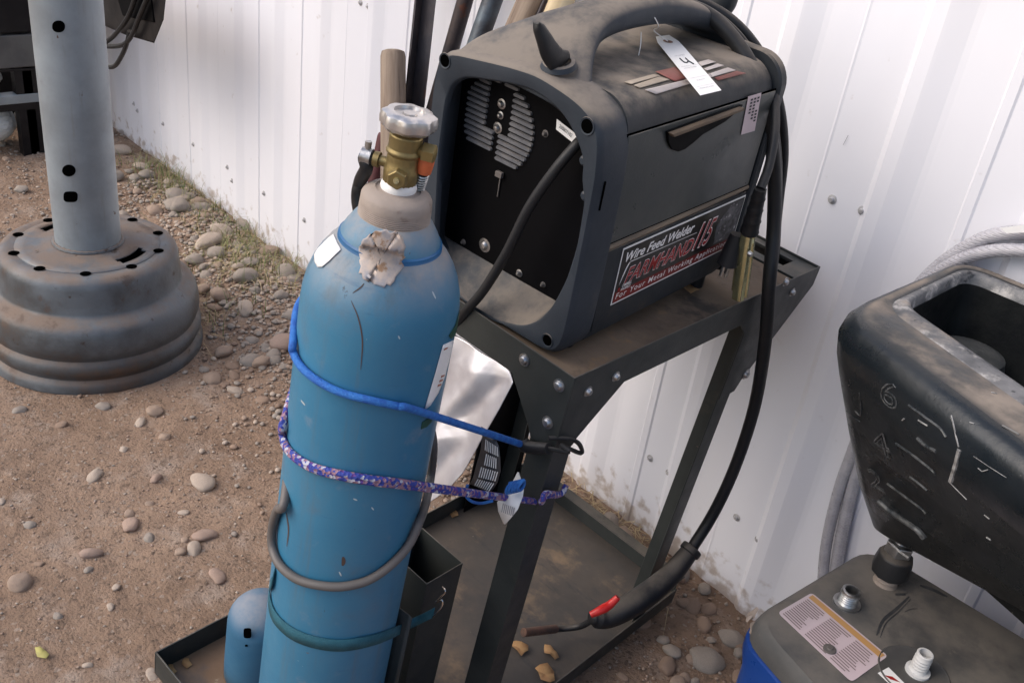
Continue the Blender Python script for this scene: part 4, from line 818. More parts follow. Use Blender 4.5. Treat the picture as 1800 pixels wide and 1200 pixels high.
for o in (-.008, .008): 
    pb = a1 + V((0, o, 0)); part('prong', MB().tube([pb, pb + T_ * .02], .0028, 8, ry=.0008), M['zinc'], pg, CART)
part('prong', MB().tube([a1 + V((.006, 0, 0)), a1 + V((.006, 0, 0)) + T_ * .022], .0024, 8), M['zinc'], pg, CART)
# ------------------------------------------------------------------ tools leaning on the wall
def lean(a, c, Ya, Yb, ztop=None, zbot=.0):
    A = wy(*a, Ya); B = wy(*c, Yb); d = (B - A).normalized()
    bot = A + d * ((A.z - zbot) / -d.z); top = A if ztop is None else A - d * ((ztop - A.z) / -d.z); return top, bot
t_, b_ = lean((691, 88), (691, 330), 1.50, 1.44)
def rodthing(name, label, cat, t_, b_, r, mat, n=20, topcap=True, mod=None):
    L_ = (t_ - b_).length; A_ = (t_ - b_).normalized()
    R_ = A_.to_track_quat('Z', 'Y').to_matrix(); fr = Frame(b_, R_); rr = r
    b = MB()
    if n > 6:
        b.lathe([(rr * .98, 0), (rr, .1), (rr * 1.02, L_ * .5), (rr, L_ - rr * .5), (rr * .9, L_ - rr * .12), (rr * .6, L_)], (0, 0, 0), n, cap=True)
    return solo(name, b, mat, label, cat, fr, base=(0, 0, 0)) if n > 6 else fr, L_
rodthing('tool_handle', 'thick weathered wooden tool handle with a long crack, standing behind the brass valve', 'tool handle', t_, b_, .0315, M['wood'])
o = bpy.data.objects['tool_handle']
fr = Frame(b_, (t_ - b_).normalized().to_track_quat('Z', 'Y').to_matrix()); L_ = (t_ - b_).length
t_, b_ = lean((741, 0), (716, 240), 1.60, 1.54, 1.75); fr, L_ = rodthing('x', '', '', t_, b_, .02, None, 4)
an = math.radians(70)
def rot2(u, v): return (u * math.cos(an) - v * math.sin(an), u * math.sin(an) + v * math.cos(an))
b = MB().prism([rot2(u, v) for u, v in ((0, 0), (.04, 0), (.04, .005), (.005, .005), (.005, .04), (0, .04))], (0, L_), XY)
solo('angle_iron', b, M['iron'], 'dark steel angle iron bar leaning on the wall right of the wooden handle', 'metal bar', fr, base=(0, 0, 0))
for a, c, r, mt, nm, lb_, ct in (((818, 0), (762, 195), .0195, M['iron'], 'steel_bar', 'dark reddish steel bar leaning on the wall, just right of the angle iron', 'metal bar'), ((866, 0), (838, 80), .0235, M['pipe'], 'steel_pipe', 'blue-grey scuffed steel pipe leaning on the wall behind the welder corner', 'pipe'),
                             ((937, 0), (905, 72), .034, M['wood'], 'wooden_stake', 'weathered grey-brown split wooden stake leaning on the wall behind the welder', 'stake'), ((958, 0), (930, 66), .006, M['iron'], 'iron_rod', 'thin dark rod between the grey stake and the pale handle', 'rod'), ((988, 0), (965, 55), .0265, M['palewood'], 'pale_handle', 'pale new wooden handle leaning on the wall behind the welder', 'tool handle')):
    t_, b_ = lean(a, c, 1.60, 1.575, 1.75); rodthing(nm, lb_, ct, t_, b_, r, mt)
t_, b_ = lean((676, 235), (655, 335), 1.55, 1.53); rodthing('red_shaft', 'short maroon painted shaft low behind the wooden handle, left of the valve', 'tool shaft', t_, b_, .018, M['maroon'])
t_, b_ = lean((1222, -30), (1212, 40), 1.62, 1.60, None); 
t_, b_ = wy(1255, -12, 1.60), None
solo('fire_poker_grip', MB().tube(cr([wy(1205, 5, 1.45), wy(1230, 2, 1.45), wy(1258, 12, 1.45), wy(1272, 4, 1.45), wy(1277, -20, 1.45), wy(1279, -60, 1.45)], 6), .022, 14), M['plastic'], 'dark rounded grip rising behind the cable loops at the top edge', 'handle')
# ------------------------------------------------------------------ wheel stand
ws = thing('wheel_stand', 'grey steel post welded upright on a rusty truck wheel rim', 'post stand', base=(-2.6, .93, 0))
wc = V((-2.6, .93, gh(-2.6, .93) - .004))
pr = [(.278, .004), (.295, .0), (.300, .006), (.300, .022), (.293, .034), (.286, .042), (.286, .046), (.292, .055), (.297, .066), (.297, .080), (.291, .092), (.284, .100), (.284, .104), (.289, .113), (.293, .128), (.293, .145), (.291, .165), (.287, .182), (.281, .195), (.270, .205), (.257, .211), (.249, .216), (.246, .224), (.243, .25), (.240, .29), (.236, .305), (.228, .316), (.216, .322), (.205, .323), (.198, .3215), (.19, .3205)]
b = MB().lathe(pr, wc, 110)
# disc with hand holes: build annulus with crescent gaps
rim_ = part('wheel_rim', b, M['rim'], ws)
NA = 144; rr_ = [.19, .165, .150, .1365, .10, .083]; zz_ = [.3205, .321, .3215, .3225, .326, .330]
crescent = [(-168, 42), (28, 42)]
def cres(a, k):
    a = math.degrees(a)
    for c0, w0 in crescent:
        d = abs((a - c0 + 180) % 360 - 180)
        if d < w0 / 2 and k in (1, 2): return not (k == 1 and d > w0 * .40)
    return False
vs = [wc + V((r * math.cos(2 * math.pi * j / NA), r * math.sin(2 * math.pi * j / NA), z)) for r, z in zip(rr_, zz_)for j in range(NA)]; fs = []
for k in range(len(rr_) - 1):
    for j in range(NA):
        if not cres(2 * math.pi * (j + .5) / NA, k): fs.append((k * NA + j, k * NA + (j + 1) % NA, (k + 1) * NA + (j + 1) % NA, (k + 1) * NA + j))
part('wheel_disc', MB().add(vs, fs), M['rim'], ws, solid=.005, smooth=1)
part('weld_bead', MB().tube([wc + V((.0885 * math.cos(a), .0885 * math.sin(a), .332 + .0012 * math.sin(a * 31))) for a in [2 * math.pi * k / 90 for k in range(90)]], .0065, 8, closed=True), M['rim'], ws)
for k in range(10):
    a = math.radians(12 + 36 * k); c_ = wc + V((.195 * math.cos(a), .195 * math.sin(a), .3236)); 
    part('bolt_hole', MB().lathe([(0, .0006), (.0115, .0006), (.0145, .0)], c_, 20), M['hole_shade'], ws)
px_ = wc.xy
po = part('post', MB().lathe([(.0865, .315), (.0865, .8), (.0865, 1.3), (.0865, 2.1)], wc, 160), M['galv'], ws)
def posthit(px, py, r=.0872):
    o = EYE; d = ray(px, py); ex, ey = o.x - wc.x, o.y - wc.y; a = d.x ** 2 + d.y ** 2; bb = d.x * ex + d.y * ey; k = ex * ex + ey * ey - r * r; return o + d * ((-bb - math.sqrt(max(0, bb * bb - a * k))) / a)
for (cx, cy, wdt, hgt, sq) in ((103, 47, 11.5, 10.5, .9), (121, 300, 12, 10.5, 1), (124, 346, 12.5, 9.5, .6)):
    pts = [posthit(cx + wdt * math.copysign(abs(math.cos(a)) ** sq, math.cos(a)), cy + hgt * math.copysign(abs(math.sin(a)) ** sq, math.sin(a))) for a in [2 * math.pi * k / 24 for k in range(24)]]
    ins = [posthit(cx + wdt * .5 * math.cos(a), cy + hgt * .5 * math.sin(a)) for a in [2 * math.pi * k / 24 for k in range(24)]]
    part('post_hole', MB().add(pts + ins + [posthit(cx, cy)], [(k, (k + 1) % 24, 24 + (k + 1) % 24, 24 + k) for k in range(24)] + [(24 + k, 24 + (k + 1) % 24, 48) for k in range(24)]), M['hole_shade'], ws, smooth=0)
# ------------------------------------------------------------------ rack with wrapped bundles, far left
RX = -4.1
rk_ = thing('steel_rack', 'dark steel rack with horizontal rails standing far left behind the post', 'rack', base=(RX, .9, 0))
def rx(x, y, X=RX): return wx(x, y, X)
def rail(y0, y1, mat, x0=-120, x1=140, sl=-.22, dep=.06, X=RX):
    a = rx(0, (y0 + y1) / 2, X); yA = rx(x0, (y0 + y1) / 2 - sl * 0, X).y; yB = rx(x1, (y0 + y1) / 2, X).y; h = (rx(0, y0, X) - rx(0, y1, X)).z / 2
    return MB().box((X - dep, yA, a.z - h), (X, yB, a.z + h))
part('top_panel', rail(-160, 62, M['darkbin'], dep=.5), M['darkbin'], rk_, bevel=.004)
part('rail', rail(64, 122, M['railm'], dep=.05), M['railm'], rk_, bevel=.004)
part('rail', rail(124, 128, M['railm'], dep=.02), M['darkbin'], rk_)
part('rail', rail(170, 186, M['railm'], dep=.05), pm('pale_rail', (.30, .34, .36), rough=.4), rk_, bevel=.003)
part('rail', rail(186, 198, M['railm'], dep=.04, X=RX - .002), M['darkbin'], rk_)
part('rail', rail(284, 316, M['railm'], dep=.08), M['railm'], rk_, bevel=.004)
pa = rx(28, 150); pb_ = rx(64, 250)
zt = rx(0, 120).z; zb = rx(0, 300).z
part('upright', MB().box((RX - .05, pa.y - .0, zb), (RX - .004, pa.y + .10, zt)), M['darkbin'], rk_)
part('upright', MB().box((RX - .05, rx(60, 300).y, gh(RX, 1) - .02), (RX - .004, rx(75, 300).y, zt)), M['darkbin'], rk_)
part('back_panel', MB().box((RX - .50, rx(-160, 200).y, zb), (RX - .48, rx(200, 200).y, zt)), M['darkbin'], rk_)
for q0_, q1_, lb_ in (((-60, 128), (17, 168), 'white plastic wrapped bundle on the upper shelf of the far rack'), ((-60, 196), (42, 268), 'larger white plastic wrapped bundle on the lower shelf of the far rack')):
    z1_ = rx(0, q0_[1]).z; z0_ = rx(0, q1_[1]).z; yA = rx(q0_[0], 200).y; yB = rx(q1_[0], (q0_[1] + q1_[1]) / 2).y
    def f(u, v):
        a = 2 * math.pi * u; s = math.sin(math.pi * min(max(v, .03), .97)) ** .3; yy = yA + (yB - yA) * v; r_ = (z1_ - z0_) / 2 * s * (1 + .06 * fb(a, yy, 3))
        return V((RX - .14 + .12 * math.cos(a) * s, yy, (z0_ + z1_) / 2 + r_ * math.sin(a)))
    solo('wrapped_bundle', MB().grid(f, 36, 24), M['wrap'], lb_, 'bundle', smooth=2)
# black box with cables by the wall
bx = thing('black_equipment_box', 'black box-shaped machine with hanging cables beside the wall, top left', 'machine', base=(-3.2, 1.25, .7))
c0 = wy(272, 77, 1.42); c1 = wy(289, 36, 1.42); 
w0 = wy(172, 41, 1.42)
ux = V((1, 0, .10)).normalized()
b = MB()
yA_, yB_ = 1.0, 1.42
fr_ = [c0, c1 + V((0, 0, 0)), c1 + V((.02, 0, .5)), c0 + V((-.9, 0, .6)), c0 + V((-.9, 0, .03))]
pxs = [(272, 78), (289, 36), (294, -12), (150, -30), (100, 5), (172, 42), (222, 64)]
pf = [wy(x, y, 1.36) for x, y in pxs]
b.rings([[p + V((.0, 0, 0)) for p in pf], [p + V((-.30, .05, .02)) for p in pf]]); part('box_body', b, M['darkbin'], bx, bevel=.008)
pf2 = [wy(x, y, 1.355) for x, y in ((200, -20), (262, -20), (270, 40), (215, 28))]
part('box_face', MB().rings([pf2, [p + V((0, .01, 0)) for p in pf2]]), M['black'], bx, bevel=.003)
for pts in ([(240, -10), (225, 30), (205, 58), (190, 72), (176, 80)], [(262, -10), (245, 30), (232, 62), (218, 78), (195, 82), (174, 80)], [(228, 55), (222, 80), (212, 102), (202, 116), (190, 118), (178, 115), (150, 100)]):
    part('cable', MB().tube(cr([wy(x, y, 1.34) for x, y in pts], 6), .0078, 8), M['rubber'], bx)
part('mounting_arm', MB().box((pf[4].x - .5, 1.42, pf[4].z + .05), (pf[4].x + .1, 1.47, pf[4].z + .12)).box((pf[4].x - .5, 1.42, 0), (pf[4].x - .44, 1.47, pf[4].z + .05)), M['darkbin'], bx)
#TANK
# ------------------------------------------------------------------ machine base at lower right
mc = thing('blue_pump_machine', 'low blue machine with dusty black top, threaded ports and a warning label, lower right corner', 'machine', base=(-.35, 1.3, 0))
MZ = .5
cA, cB, cC_, cD = gz(1312, 1078, MZ), gz(1528, 950, MZ), gz(1830, 1120, MZ), gz(1440, 1222, MZ)
cC_ = V((.25, 1.56, MZ)); cD2 = V((.30, .96, MZ))
def rndpoly(ps, r, n=5):
    out = []
    for i, p in enumerate(ps):
        a = (ps[i - 1] - p).normalized(); c = (ps[(i + 1) % len(ps)] - p).normalized()
        for k in range(n + 1):
            t = k / n; out.append((p + a * r * (1 - t) ** 2 + c * r * t ** 2) if True else p)
    return out
def yd(p): return V((p.x, p.y, 0))
dirX = (yd(gz(1420, 1200, MZ)) - yd(cA)).normalized()
base_ = [yd(cA), yd(cB), V((.45, yd(cB).y + .045, 0)), yd(cA) + dirX * 1.0]
def inset(ps, d):
    c = sum(ps, V((0, 0, 0))) / len(ps); return [p + (c - p).normalized() * d for p in ps]
R1 = rndpoly(base_, .05)
def lvl(ps, z): return [V((p.x, p.y, z)) for p in ps]
b = MB().rings([lvl(R1, MZ - .045), lvl(R1, MZ - .030), lvl(rndpoly(inset(base_, .006), .05), MZ - .012), lvl(rndpoly(inset(base_, .02), .05), MZ - .001), lvl(rndpoly(inset(base_, .05), .05), MZ)], cap=True)
part('top_cover', b, M['machine'], mc, smooth=1)
b = MB().rings([lvl(rndpoly(inset(base_, .012), .045), .06), lvl(rndpoly(inset(base_, .004), .05), MZ - .11), lvl(rndpoly(inset(base_, -.005), .05), MZ - .075), lvl(rndpoly(inset(base_, -.005), .05), MZ - .050), lvl(rndpoly(inset(base_, .008), .05), MZ - .046)]); part('lower_body', b, M['bluebase'], mc, smooth=1)
part('skid', MB().box((-.42, 1.15, -.01), (.3, 1.19, .07)).box((-.42, 1.4, -.01), (.3, 1.44, .07)), M['darkbin'], mc)
# paint chips on the corner
rs = random.Random(8)
for q, s in (((1323, 1078), .012), ((1327, 1100), .014), ((1335, 1112), .010), ((1316, 1086), .007)):
    p = gz(*q, MZ - .03); b = MB().lathe([(0, .003), (s * .7, .002), (s, 0)], p, 9, (-.6, -.4, .5), mod=lambda a, z: 1 + .3 * math.sin(3 * a + s * 900)); part('bare_patch', b, M['collar'], mc)
def mz(x, y, dz=.0012): return gz(x, y, MZ + dz)
lab = [(1367, 1076), (1427, 1041), (1561, 1152), (1497, 1198)]
L4 = [mz(*q) for q in lab]
lbp = rndpoly([V(p) for p in L4], .008, 4); ml = part('warning_label', MB().add(lbp, [tuple(range(len(lbp)))]), M['pink'], mc, smooth=0, solid=.0005)
def LQ(u, v, e=.0008): return L4[0].lerp(L4[3], u).lerp(L4[1].lerp(L4[2], u), v) + V((0, 0, e))     # u along, v across (1 = far)
part('label_band', MB().add([LQ(.03, .83), LQ(.97, .83), LQ(.98, .96), LQ(.03, .96)], [(0, 1, 2, 3)]), pm('ochre_band', (.50, .27, .09), (.42, .24, .10), .6, bump=0), ml, smooth=0)
b = MB(); rs = random.Random(4)
for u0_, u1_ in ((.04, .30), (.35, .64), (.69, .96)):
    k = .78; r_ = 0
    while k > .06:
        e_ = u1_ - rs.uniform(0, .09); 
        if not (u0_ > .3 and u0_ < .6 and k < .32 and False): b.add([LQ(u0_, k), LQ(e_, k), LQ(e_, k - .024), LQ(u0_, k - .024)], [(0, 1, 2, 3)])
        k -= .058; r_ += 1
part('label_print', b, pm('brown_ink', (.22, .17, .17), rough=.7, bump=0), ml, smooth=0)
part('label_screw', MB().lathe([(0, .005), (.004, .005), (.005, .003), (.010, .0025), (.0105, 0)], mz(1458, 1141), 20), M['greyhose'], mc)
def port(px, py, r, h, mat, nm='threaded_port', pr2=None):
    c_ = gz(px, py, MZ); pr3 = [(r * 1.5, 0), (r * 1.5, h * .12), (r * 1.12, h * .14)]
    for k in range(5): pr3 += [(r * 1.06, h * (.2 + .14 * k)), (r * .98, h * (.27 + .14 * k))]
    pr3 += [(r, h * .97), (r * .92, h), (r * .72, h), (r * .70, h * .4), (0, h * .38)]
    part(nm, MB().lathe(pr3, c_, 28), mat, mc); part('port_bore', MB().lathe([(0, h * .42), (r * .69, h * .42)], c_, 20), M['hole_shade'], mc)
port(1488, 1060, .0150, .030, M['zinc']); port(1612, 1180, .0125, .040, pm('white_plastic_port', (.62, .62, .62), rough=.5))
c_ = gz(1606, 1182, MZ); part('round_recess', MB().lathe([(.055, .001), (.053, .0025), (.050, .001), (.0, .0008)], c_ + V((0, 0, 0)), 40), pm('dark_recess_plate', (.05, .05, .052), (.08, .075, .07), .6, ns=10), mc)
b = MB()
rl = [mz(1543, 1182), mz(1562, 1172), mz(1590, 1200), mz(1575, 1212)]
sl_ = part('small_label', MB().add(rl, [(0, 1, 2, 3)]), M['white'], mc, smooth=0, solid=.0004)
part('small_label_mark', MB().add([rl[0].lerp(rl[2], t) + V((d, -d * .5, .0008)) for t, d in ((.25, 0), (.4, .004), (.8, .003), (.6, -.004))], [(0, 1, 2, 3)]), M['red'], sl_, smooth=0)
# scuffs on top
def scuff(pts, w, mat):
    P_ = cr([V((x, y, 0)) for x, y in pts], 6); vs = []
    for i, p in enumerate(P_):
        T_ = (P_[min(i + 1, len(P_) - 1)] - P_[max(i - 1, 0)]).normalized(); nn = V((-T_.y, T_.x, 0)) * w * math.sin(math.pi * (i + .6) / (len(P_) + .2)) ** .4; vs += [mz(p.x + nn.x, p.y + nn.y, .0006), mz(p.x - nn.x, p.y - nn.y, .0006)]
    part('wipe_mark', MB().add(vs, [(2 * i, 2 * i + 1, 2 * i + 3, 2 * i + 2) for i in range(len(P_) - 1)]), mat, mc, smooth=0)
sm_ = pm('clean_plastic_mark', (.030, .032, .036), (.05, .05, .052), .5, ns=30)
scuff([(1617, 1028), (1640, 1036), (1665, 1048)], 2.6, sm_); scuff([(1598, 1048), (1575, 1070), (1552, 1090), (1541, 1116)], 3.0, sm_); scuff([(1601, 1052), (1580, 1074), (1558, 1094), (1547, 1120)], 1.2, sm_); scuff([(1574, 1044), (1592, 1044)], 2.2, sm_); scuff([(1590, 1075), (1600, 1070), (1612, 1069)], .8, sm_)
# ------------------------------------------------------------------ black hopper tank
tk = thing('black_hopper_tank', 'scuffed black plastic hopper tank with moulded level marks, standing over the blue machine', 'tank', base=(-.3, 1.4, .58))
ZR = 1.0
oF, oL = gz(1498, 532, ZR), gz(1700, 452, ZR)
RCNT = []
def ring4(p_fl, p_bl, xr, yf, yb, z, r=.06):
    yf = p_fl[1] - .36 * (xr - p_fl[0]); zr = z + max(0, (.9 - z)) * (.88 if len(RCNT) < 13 else .1); RCNT.append(1)
    ps = [V((p_fl[0], p_fl[1], z)), V((p_bl[0], p_bl[1], z)), V((xr, yb, zr)), V((xr, yf, zr))]
    out = []
    for i, p in enumerate(ps):
        a = (ps[i - 1] - p).normalized(); c = (ps[(i + 1) % 4] - p).normalized()
        for k in range(9): t = k / 8; out.append(p + a * r * (1 - t) ** 2 + c * r * t ** 2)
    return out
XR = .42
O = [((-.442, 1.392), (-.44, 1.50), XR - .14, 1.43, 1.52, .600, .03), ((-.462, 1.372), (-.46, 1.52), XR - .12, 1.41, 1.54, .615, .04), ((-.497, 1.330), (-.49, 1.57), XR - .07, 1.365, 1.58, .70, .05), ((-.528, 1.292), (-.52, 1.61), XR - .03, 1.32, 1.62, .80, .055), ((-.556, 1.254), (-.552, 1.635), XR - .0, 1.275, 1.645, .90, .06), ((-.566, 1.244), (-.562, 1.643), XR, 1.262, 1.652, .935, .06), ((-.572, 1.242), (-.567, 1.646), XR, 1.26, 1.655, .965, .06), ((-.570, 1.250), (-.565, 1.646), XR, 1.265, 1.654, .985, .06), ((-.562, 1.268), (-.560, 1.640), XR - .01, 1.28, 1.65, .997, .06), ((-.550, 1.300), (-.552, 1.630), XR - .02, 1.31, 1.64, 1.0, .055),
     ((-.541, 1.335), (-.545, 1.62), XR - .03, 1.345, 1.63, .996, .045), ((-.533, 1.362), (-.538, 1.61), XR - .04, 1.372, 1.62, .999, .04), ((-.528, 1.372), (-.534, 1.605), XR - .045, 1.382, 1.615, .996, .035), ((-.526, 1.378), (-.532, 1.600), XR - .05, 1.388, 1.61, .98, .035), ((-.50, 1.39), (-.51, 1.59), XR - .07, 1.40, 1.60, .80, .03), ((-.45, 1.42), (-.46, 1.52), XR - .12, 1.43, 1.53, .64, .03)]
R_ = [ring4(*q) for q in O]
part('tank_shell', MB().rings(R_[:11], cap=False), M['tank'], tk, smooth=2)
part('rim_bevel', MB().rings(R_[10:14], cap=False), pm('scuffed_rim_bevel', (.05, .053, .058), (.15, .15, .155), .5, ns=14, bs=60, bump=.6, bd=.003, spots=[((.36, .345, .33), 22, .50, .66), ((.30, .245, .19), 7, .55, .72), ((.02, .022, .025), 40, .62, .7)]), tk, smooth=2)
_cv = MB().rings(R_[13:], cap=False); _cv.add(R_[-1], [tuple(range(len(R_[-1])))]); part('tank_cavity', _cv, M['cavity'], tk, smooth=2)
c_ = gz(1745, 585, .92); part('inner_dome', MB().lathe([(.058, -.25), (.058, -.01), (.054, .004), (.040, .010), (.030, .008), (0, .008)], (c_.x, min(c_.y, 1.52), .90), 40), pm('inner_filter_cap', (.020, .023, .024), (.04, .042, .042), .45, ns=24, bs=60, bump=.4, spots=[((.10, .11, .11), 36, .62, .72)]), tk)
c_ = gz(1810, 640, .92); part('inner_dome', MB().lathe([(.05, -.25), (.05, -.01), (.046, .004), (0, .008)], (c_.x, min(c_.y, 1.42), .88), 40), M['tank'], tk)
# outlet neck, nut, fitting
oc = V((-.436, 1.442, 0))
oc = gz(1556, 1022, MZ); oc.z = 0
part('outlet_nut', MB().lathe([(.018, .566), (.024, .568), (.024, .588), (.018, .59)], oc, 6, cap=True), M['zinc'], tk, bevel=.0015)
part('outlet_neck', MB().lathe([(.013, .59), (.013, .66)], oc, 20), M['zinc'], tk)
pn = part('port_cap', MB().lathe([(.022, .519), (.031, .522), (.032, .538), (.029, .560), (.020, .567)], oc, 10, cap=True), M['rubber'], tk, bevel=.002)
part('port_thread', MB().lathe([(.021, .50), (.0195, .506), (.021, .510), (.0195, .514), (.021, .518), (.019, .522)], oc, 24), M['collar'], tk)
# level marks moulded on the front face
from mathutils.bvhtree import BVHTree
_tb = MB().rings(R_[:13], cap=False); TB = BVHTree.FromPolygons([tuple(v) for v in _tb.v], _tb.f)
def tface(px, py, dn=.001):
    h, nr, i_, d_ = TB.ray_cast(EYE, ray(px, py).normalized())
    if h is None: return wy(px, py, 1.33)
    if nr.dot(EYE - h) < 0: nr = -nr
    return h + nr * dn
def ridge(pts, r=.0020, nm='level_mark', mt=None): part(nm, MB().tube(cr([tface(x, y, 0) for x, y in pts], 4), r, 8), mt or M['emboss'], tk)
ridge([(1597, 712), (1625, 732), (1652, 752), (1663, 768)]); ridge([(1575, 779), (1605, 800), (1638, 826), (1643, 834)]); ridge([(1560, 850), (1590, 872), (1620, 894), (1627, 902)])
ridge([(1613, 770), (1628, 783), (1646, 793)], .003); ridge([(1600, 838), (1616, 850), (1630, 862)], .0018); ridge([(1545, 880), (1575, 905), (1610, 928), (1625, 945)], .005, 'mould_rib')
def tdig(s, q, w_, h_, off):
    O_ = tface(*q, .0032); Uu = (tface(q[0] + 30, q[1] + 20, .0032) - O_).normalized(); Nn = (tface(q[0], q[1], .01) - tface(q[0], q[1], 0)).normalized(); Vv = Nn.cross(Uu).normalized(); tb = text_mb(s, O_, Uu, Vv, width=w_, height=h_, ext=.0, outline=.022)
    for i, v in enumerate(tb.v):
        h, nr, _, _ = TB.find_nearest(v - Nn * 0)
        tb.v[i] = h + Nn * ((v - O_).dot(Nn) * .6 + .0006)
    part('level_numeral', tb, M['emboss'], tk, smooth=1)
tdig('6', (1548, 706), .034, .044, 0); tdig('4', (1540, 790), .036, .046, 0); tdig('2', (1532, 850), .030, .038, 0)
ridge([(1511, 690), (1513, 712), (1512, 730), (1503, 722)], .0012, 'mould_mark'); ridge([(1488, 722), (1500, 732), (1512, 741)], .0009, 'mould_mark'); ridge([(1492, 745), (1497, 752)], .0009, 'mould_mark')
WSc = pm('scuff_and_glint', (.34, .34, .34), (.14, .14, .14), .4, ns=80)  # pale scuffs, with glints on the plastic put into the colour
def tsc(pts, r): part('scuff', MB().tube([tface(x, y, .0008) for x, y in pts], r, 6), WSc, tk)
for q, r in (([(1673, 730), (1678, 752), (1686, 785)], .0016), ([(1687, 790), (1681, 815), (1672, 845)], .0042), ([(1668, 845), (1685, 862), (1700, 877)], .0009), ([(1712, 801), (1740, 820), (1770, 839)], .0005), ([(1762, 748), (1778, 757), (1790, 764)], .0016), ([(1615, 738), (1623, 743), (1631, 748)], .0016), ([(1587, 738), (1590, 735)], .0016), ([(1720, 822), (1727, 828), (1737, 825)], .0009), ([(1731, 904), (1740, 911)], .0012), ([(1735, 943), (1742, 948)], .0014), ([(1568, 956), (1580, 968), (1597, 980)], .0025), ([(1705, 742), (1712, 745)], .0010), ([(1742, 690), (1752, 692)], .0009)): tsc(q, r * .75)
# ------------------------------------------------------------------ braided hoses
hA = [(1960, 470), (1880, 442), (1800, 440), (1745, 441), (1700, 452), (1660, 472), (1625, 498), (1590, 535), (1560, 600), (1530, 700), (1500, 790), (1478, 850), (1462, 910), (1452, 960), (1447, 1010), (1448, 1060)]
hB = [(1960, 430), (1880, 408), (1800, 408), (1740, 416), (1690, 440), (1648, 470), (1610, 510), (1585, 560), (1555, 640), (1530, 730), (1512, 800), (1497, 860), (1484, 920), (1474, 970), (1468, 1020), (1466, 1070)]
for nm_, h_, Y_, r_, lb_ in (('a', hA, 1.655, .0115, 'clear braided hose, the brighter front one of two arching over the black tank'), ('b', hB, 1.668, .0125, 'clear braided hose, the duller rear one of two running down the wall behind the tank')):
    pts = [wy(x, y, Y_ if i > 8 else Y_) for i, (x, y) in enumerate(h_)]
    solo('braided_hose', MB().tube(cr(pts, 6), r_, 16), M['hose'], lb_, 'hose')
tl = [(1757, 401), (1800, 395), (1815, 408), (1770, 410)]
solo('paper_tag', MB().add([wy(x, y, 1.63) for x, y in tl], [(0, 1, 2, 3)]), M['white'], 'small white paper tag resting on the braided hoses at the right edge', 'tag', smooth=0, solid=.0006)
#STONES
# ------------------------------------------------------------------ stones
def stonecol(nm, a, b_): return pm(nm, a, b_, .85, ns=30, bs=90, bump=.5, bd=.002, dust=(.30, .215, .155), dustamt=.35, spots=[((.20, .15, .12), 60, .58, .7)])
SM = [stonecol('stone_tan', (.35, .265, .205), (.27, .195, .15)), stonecol('stone_grey', (.32, .285, .25), (.24, .21, .185)), stonecol('stone_pink', (.38, .275, .225), (.29, .205, .165)), stonecol('stone_pale', (.46, .385, .32), (.36, .295, .245)), stonecol('stone_brown', (.28, .19, .135), (.21, .145, .11))]
protos = []
for k in range(9):
    bm = bmesh.new(); bmesh.ops.create_icosphere(bm, subdivisions=3, radius=1); rs = random.Random(k * 11 + 1); sx, sy, sz = rs.uniform(.85, 1.2), rs.uniform(.6, .85), rs.uniform(.42, .62)
    of = V((k * 7.1, 3, 1))
    for v in bm.verts:
        n_ = noise.noise(v.co * .9 + of) * .28 + noise.noise(v.co * 2.1 + of) * .10
        v.co = v.co * (1 + n_); v.co = V((v.co.x * sx, v.co.y * sy, v.co.z * sz))
    me = bpy.data.meshes.new('stone'); bm.to_mesh(me); bm.free()
    for p in me.polygons: p.use_smooth = True
    me.materials.append(SM[k % len(SM)]); protos.append(me)
    if k < 5: pass
def stone(p, s, rs, label, group, k=None, sink=.25, rz=None):
    o = bpy.data.objects.new('stone', protos[rs.randrange(9) if k is None else k]); C.objects.link(o)
    zz = gh(p.x, p.y); o.location = (p.x, p.y, zz + s * (.5 - sink) * .8); o.scale = (s, s, s * rs.uniform(.8, 1.1)); o.rotation_euler = (rs.uniform(-.25, .25), rs.uniform(-.25, .25), rs.uniform(0, 6.28) if rz is None else rz)
    tag(o, label, 'stone', group); return o
rs = random.Random(21)
loose = [(355, 851, 23, 3), (272, 728, 17, 0), (247, 747, 10, 3), (290, 773, 11, 0), (218, 796, 8, 8), (168, 843, 13, 3), (274, 846, 12, 7), (230, 929, 15, 2), (228, 908, 10, 0), (361, 948, 17, 2), (341, 973, 14, 3), (318, 978, 11, 0), (160, 980, 15, 7), (37, 1028, 20, 0), (205, 1034, 8, 3), (383, 1018, 14, 2), (34, 722, 11, 1), (182, 715, 12, 1), (4, 887, 7, 3), (52, 926, 10, 1), (264, 888, 9, 0), (262, 952, 10, 1), (322, 907, 9, 3), (325, 958, 7, 0), (156, 1005, 8, 1), (102, 1086, 8, 1), (155, 1172, 7, 3), (268, 1187, 11, 3), (195, 1070, 7, 3), (108, 752, 10, 4), (70, 995, 9, 4),
         (500, 617, 24, 2), (373, 667, 18, 0), (413, 686, 12, 3), (442, 637, 19, 1), (480, 641, 14, 6), (468, 620, 11, 1), (443, 605, 11, 1), (455, 594, 10, 0), (500, 652, 10, 1), (462, 648, 9, 1), (412, 662, 12, 4), (396, 676, 9, 4), (358, 651, 9, 1), (515, 508, 15, 1), (408, 645, 12, 4), (362, 492, 12, 1), (378, 546, 14, 4), (395, 540, 10, 1), (460, 703, 13, 4), (378, 532, 9, 1), (416, 443, 11, 1), (512, 575, 14, 1), (432, 609, 7, 1), (425, 590, 7, 4),
         (440, 402, 30, 1), (350, 380, 16, 1)]
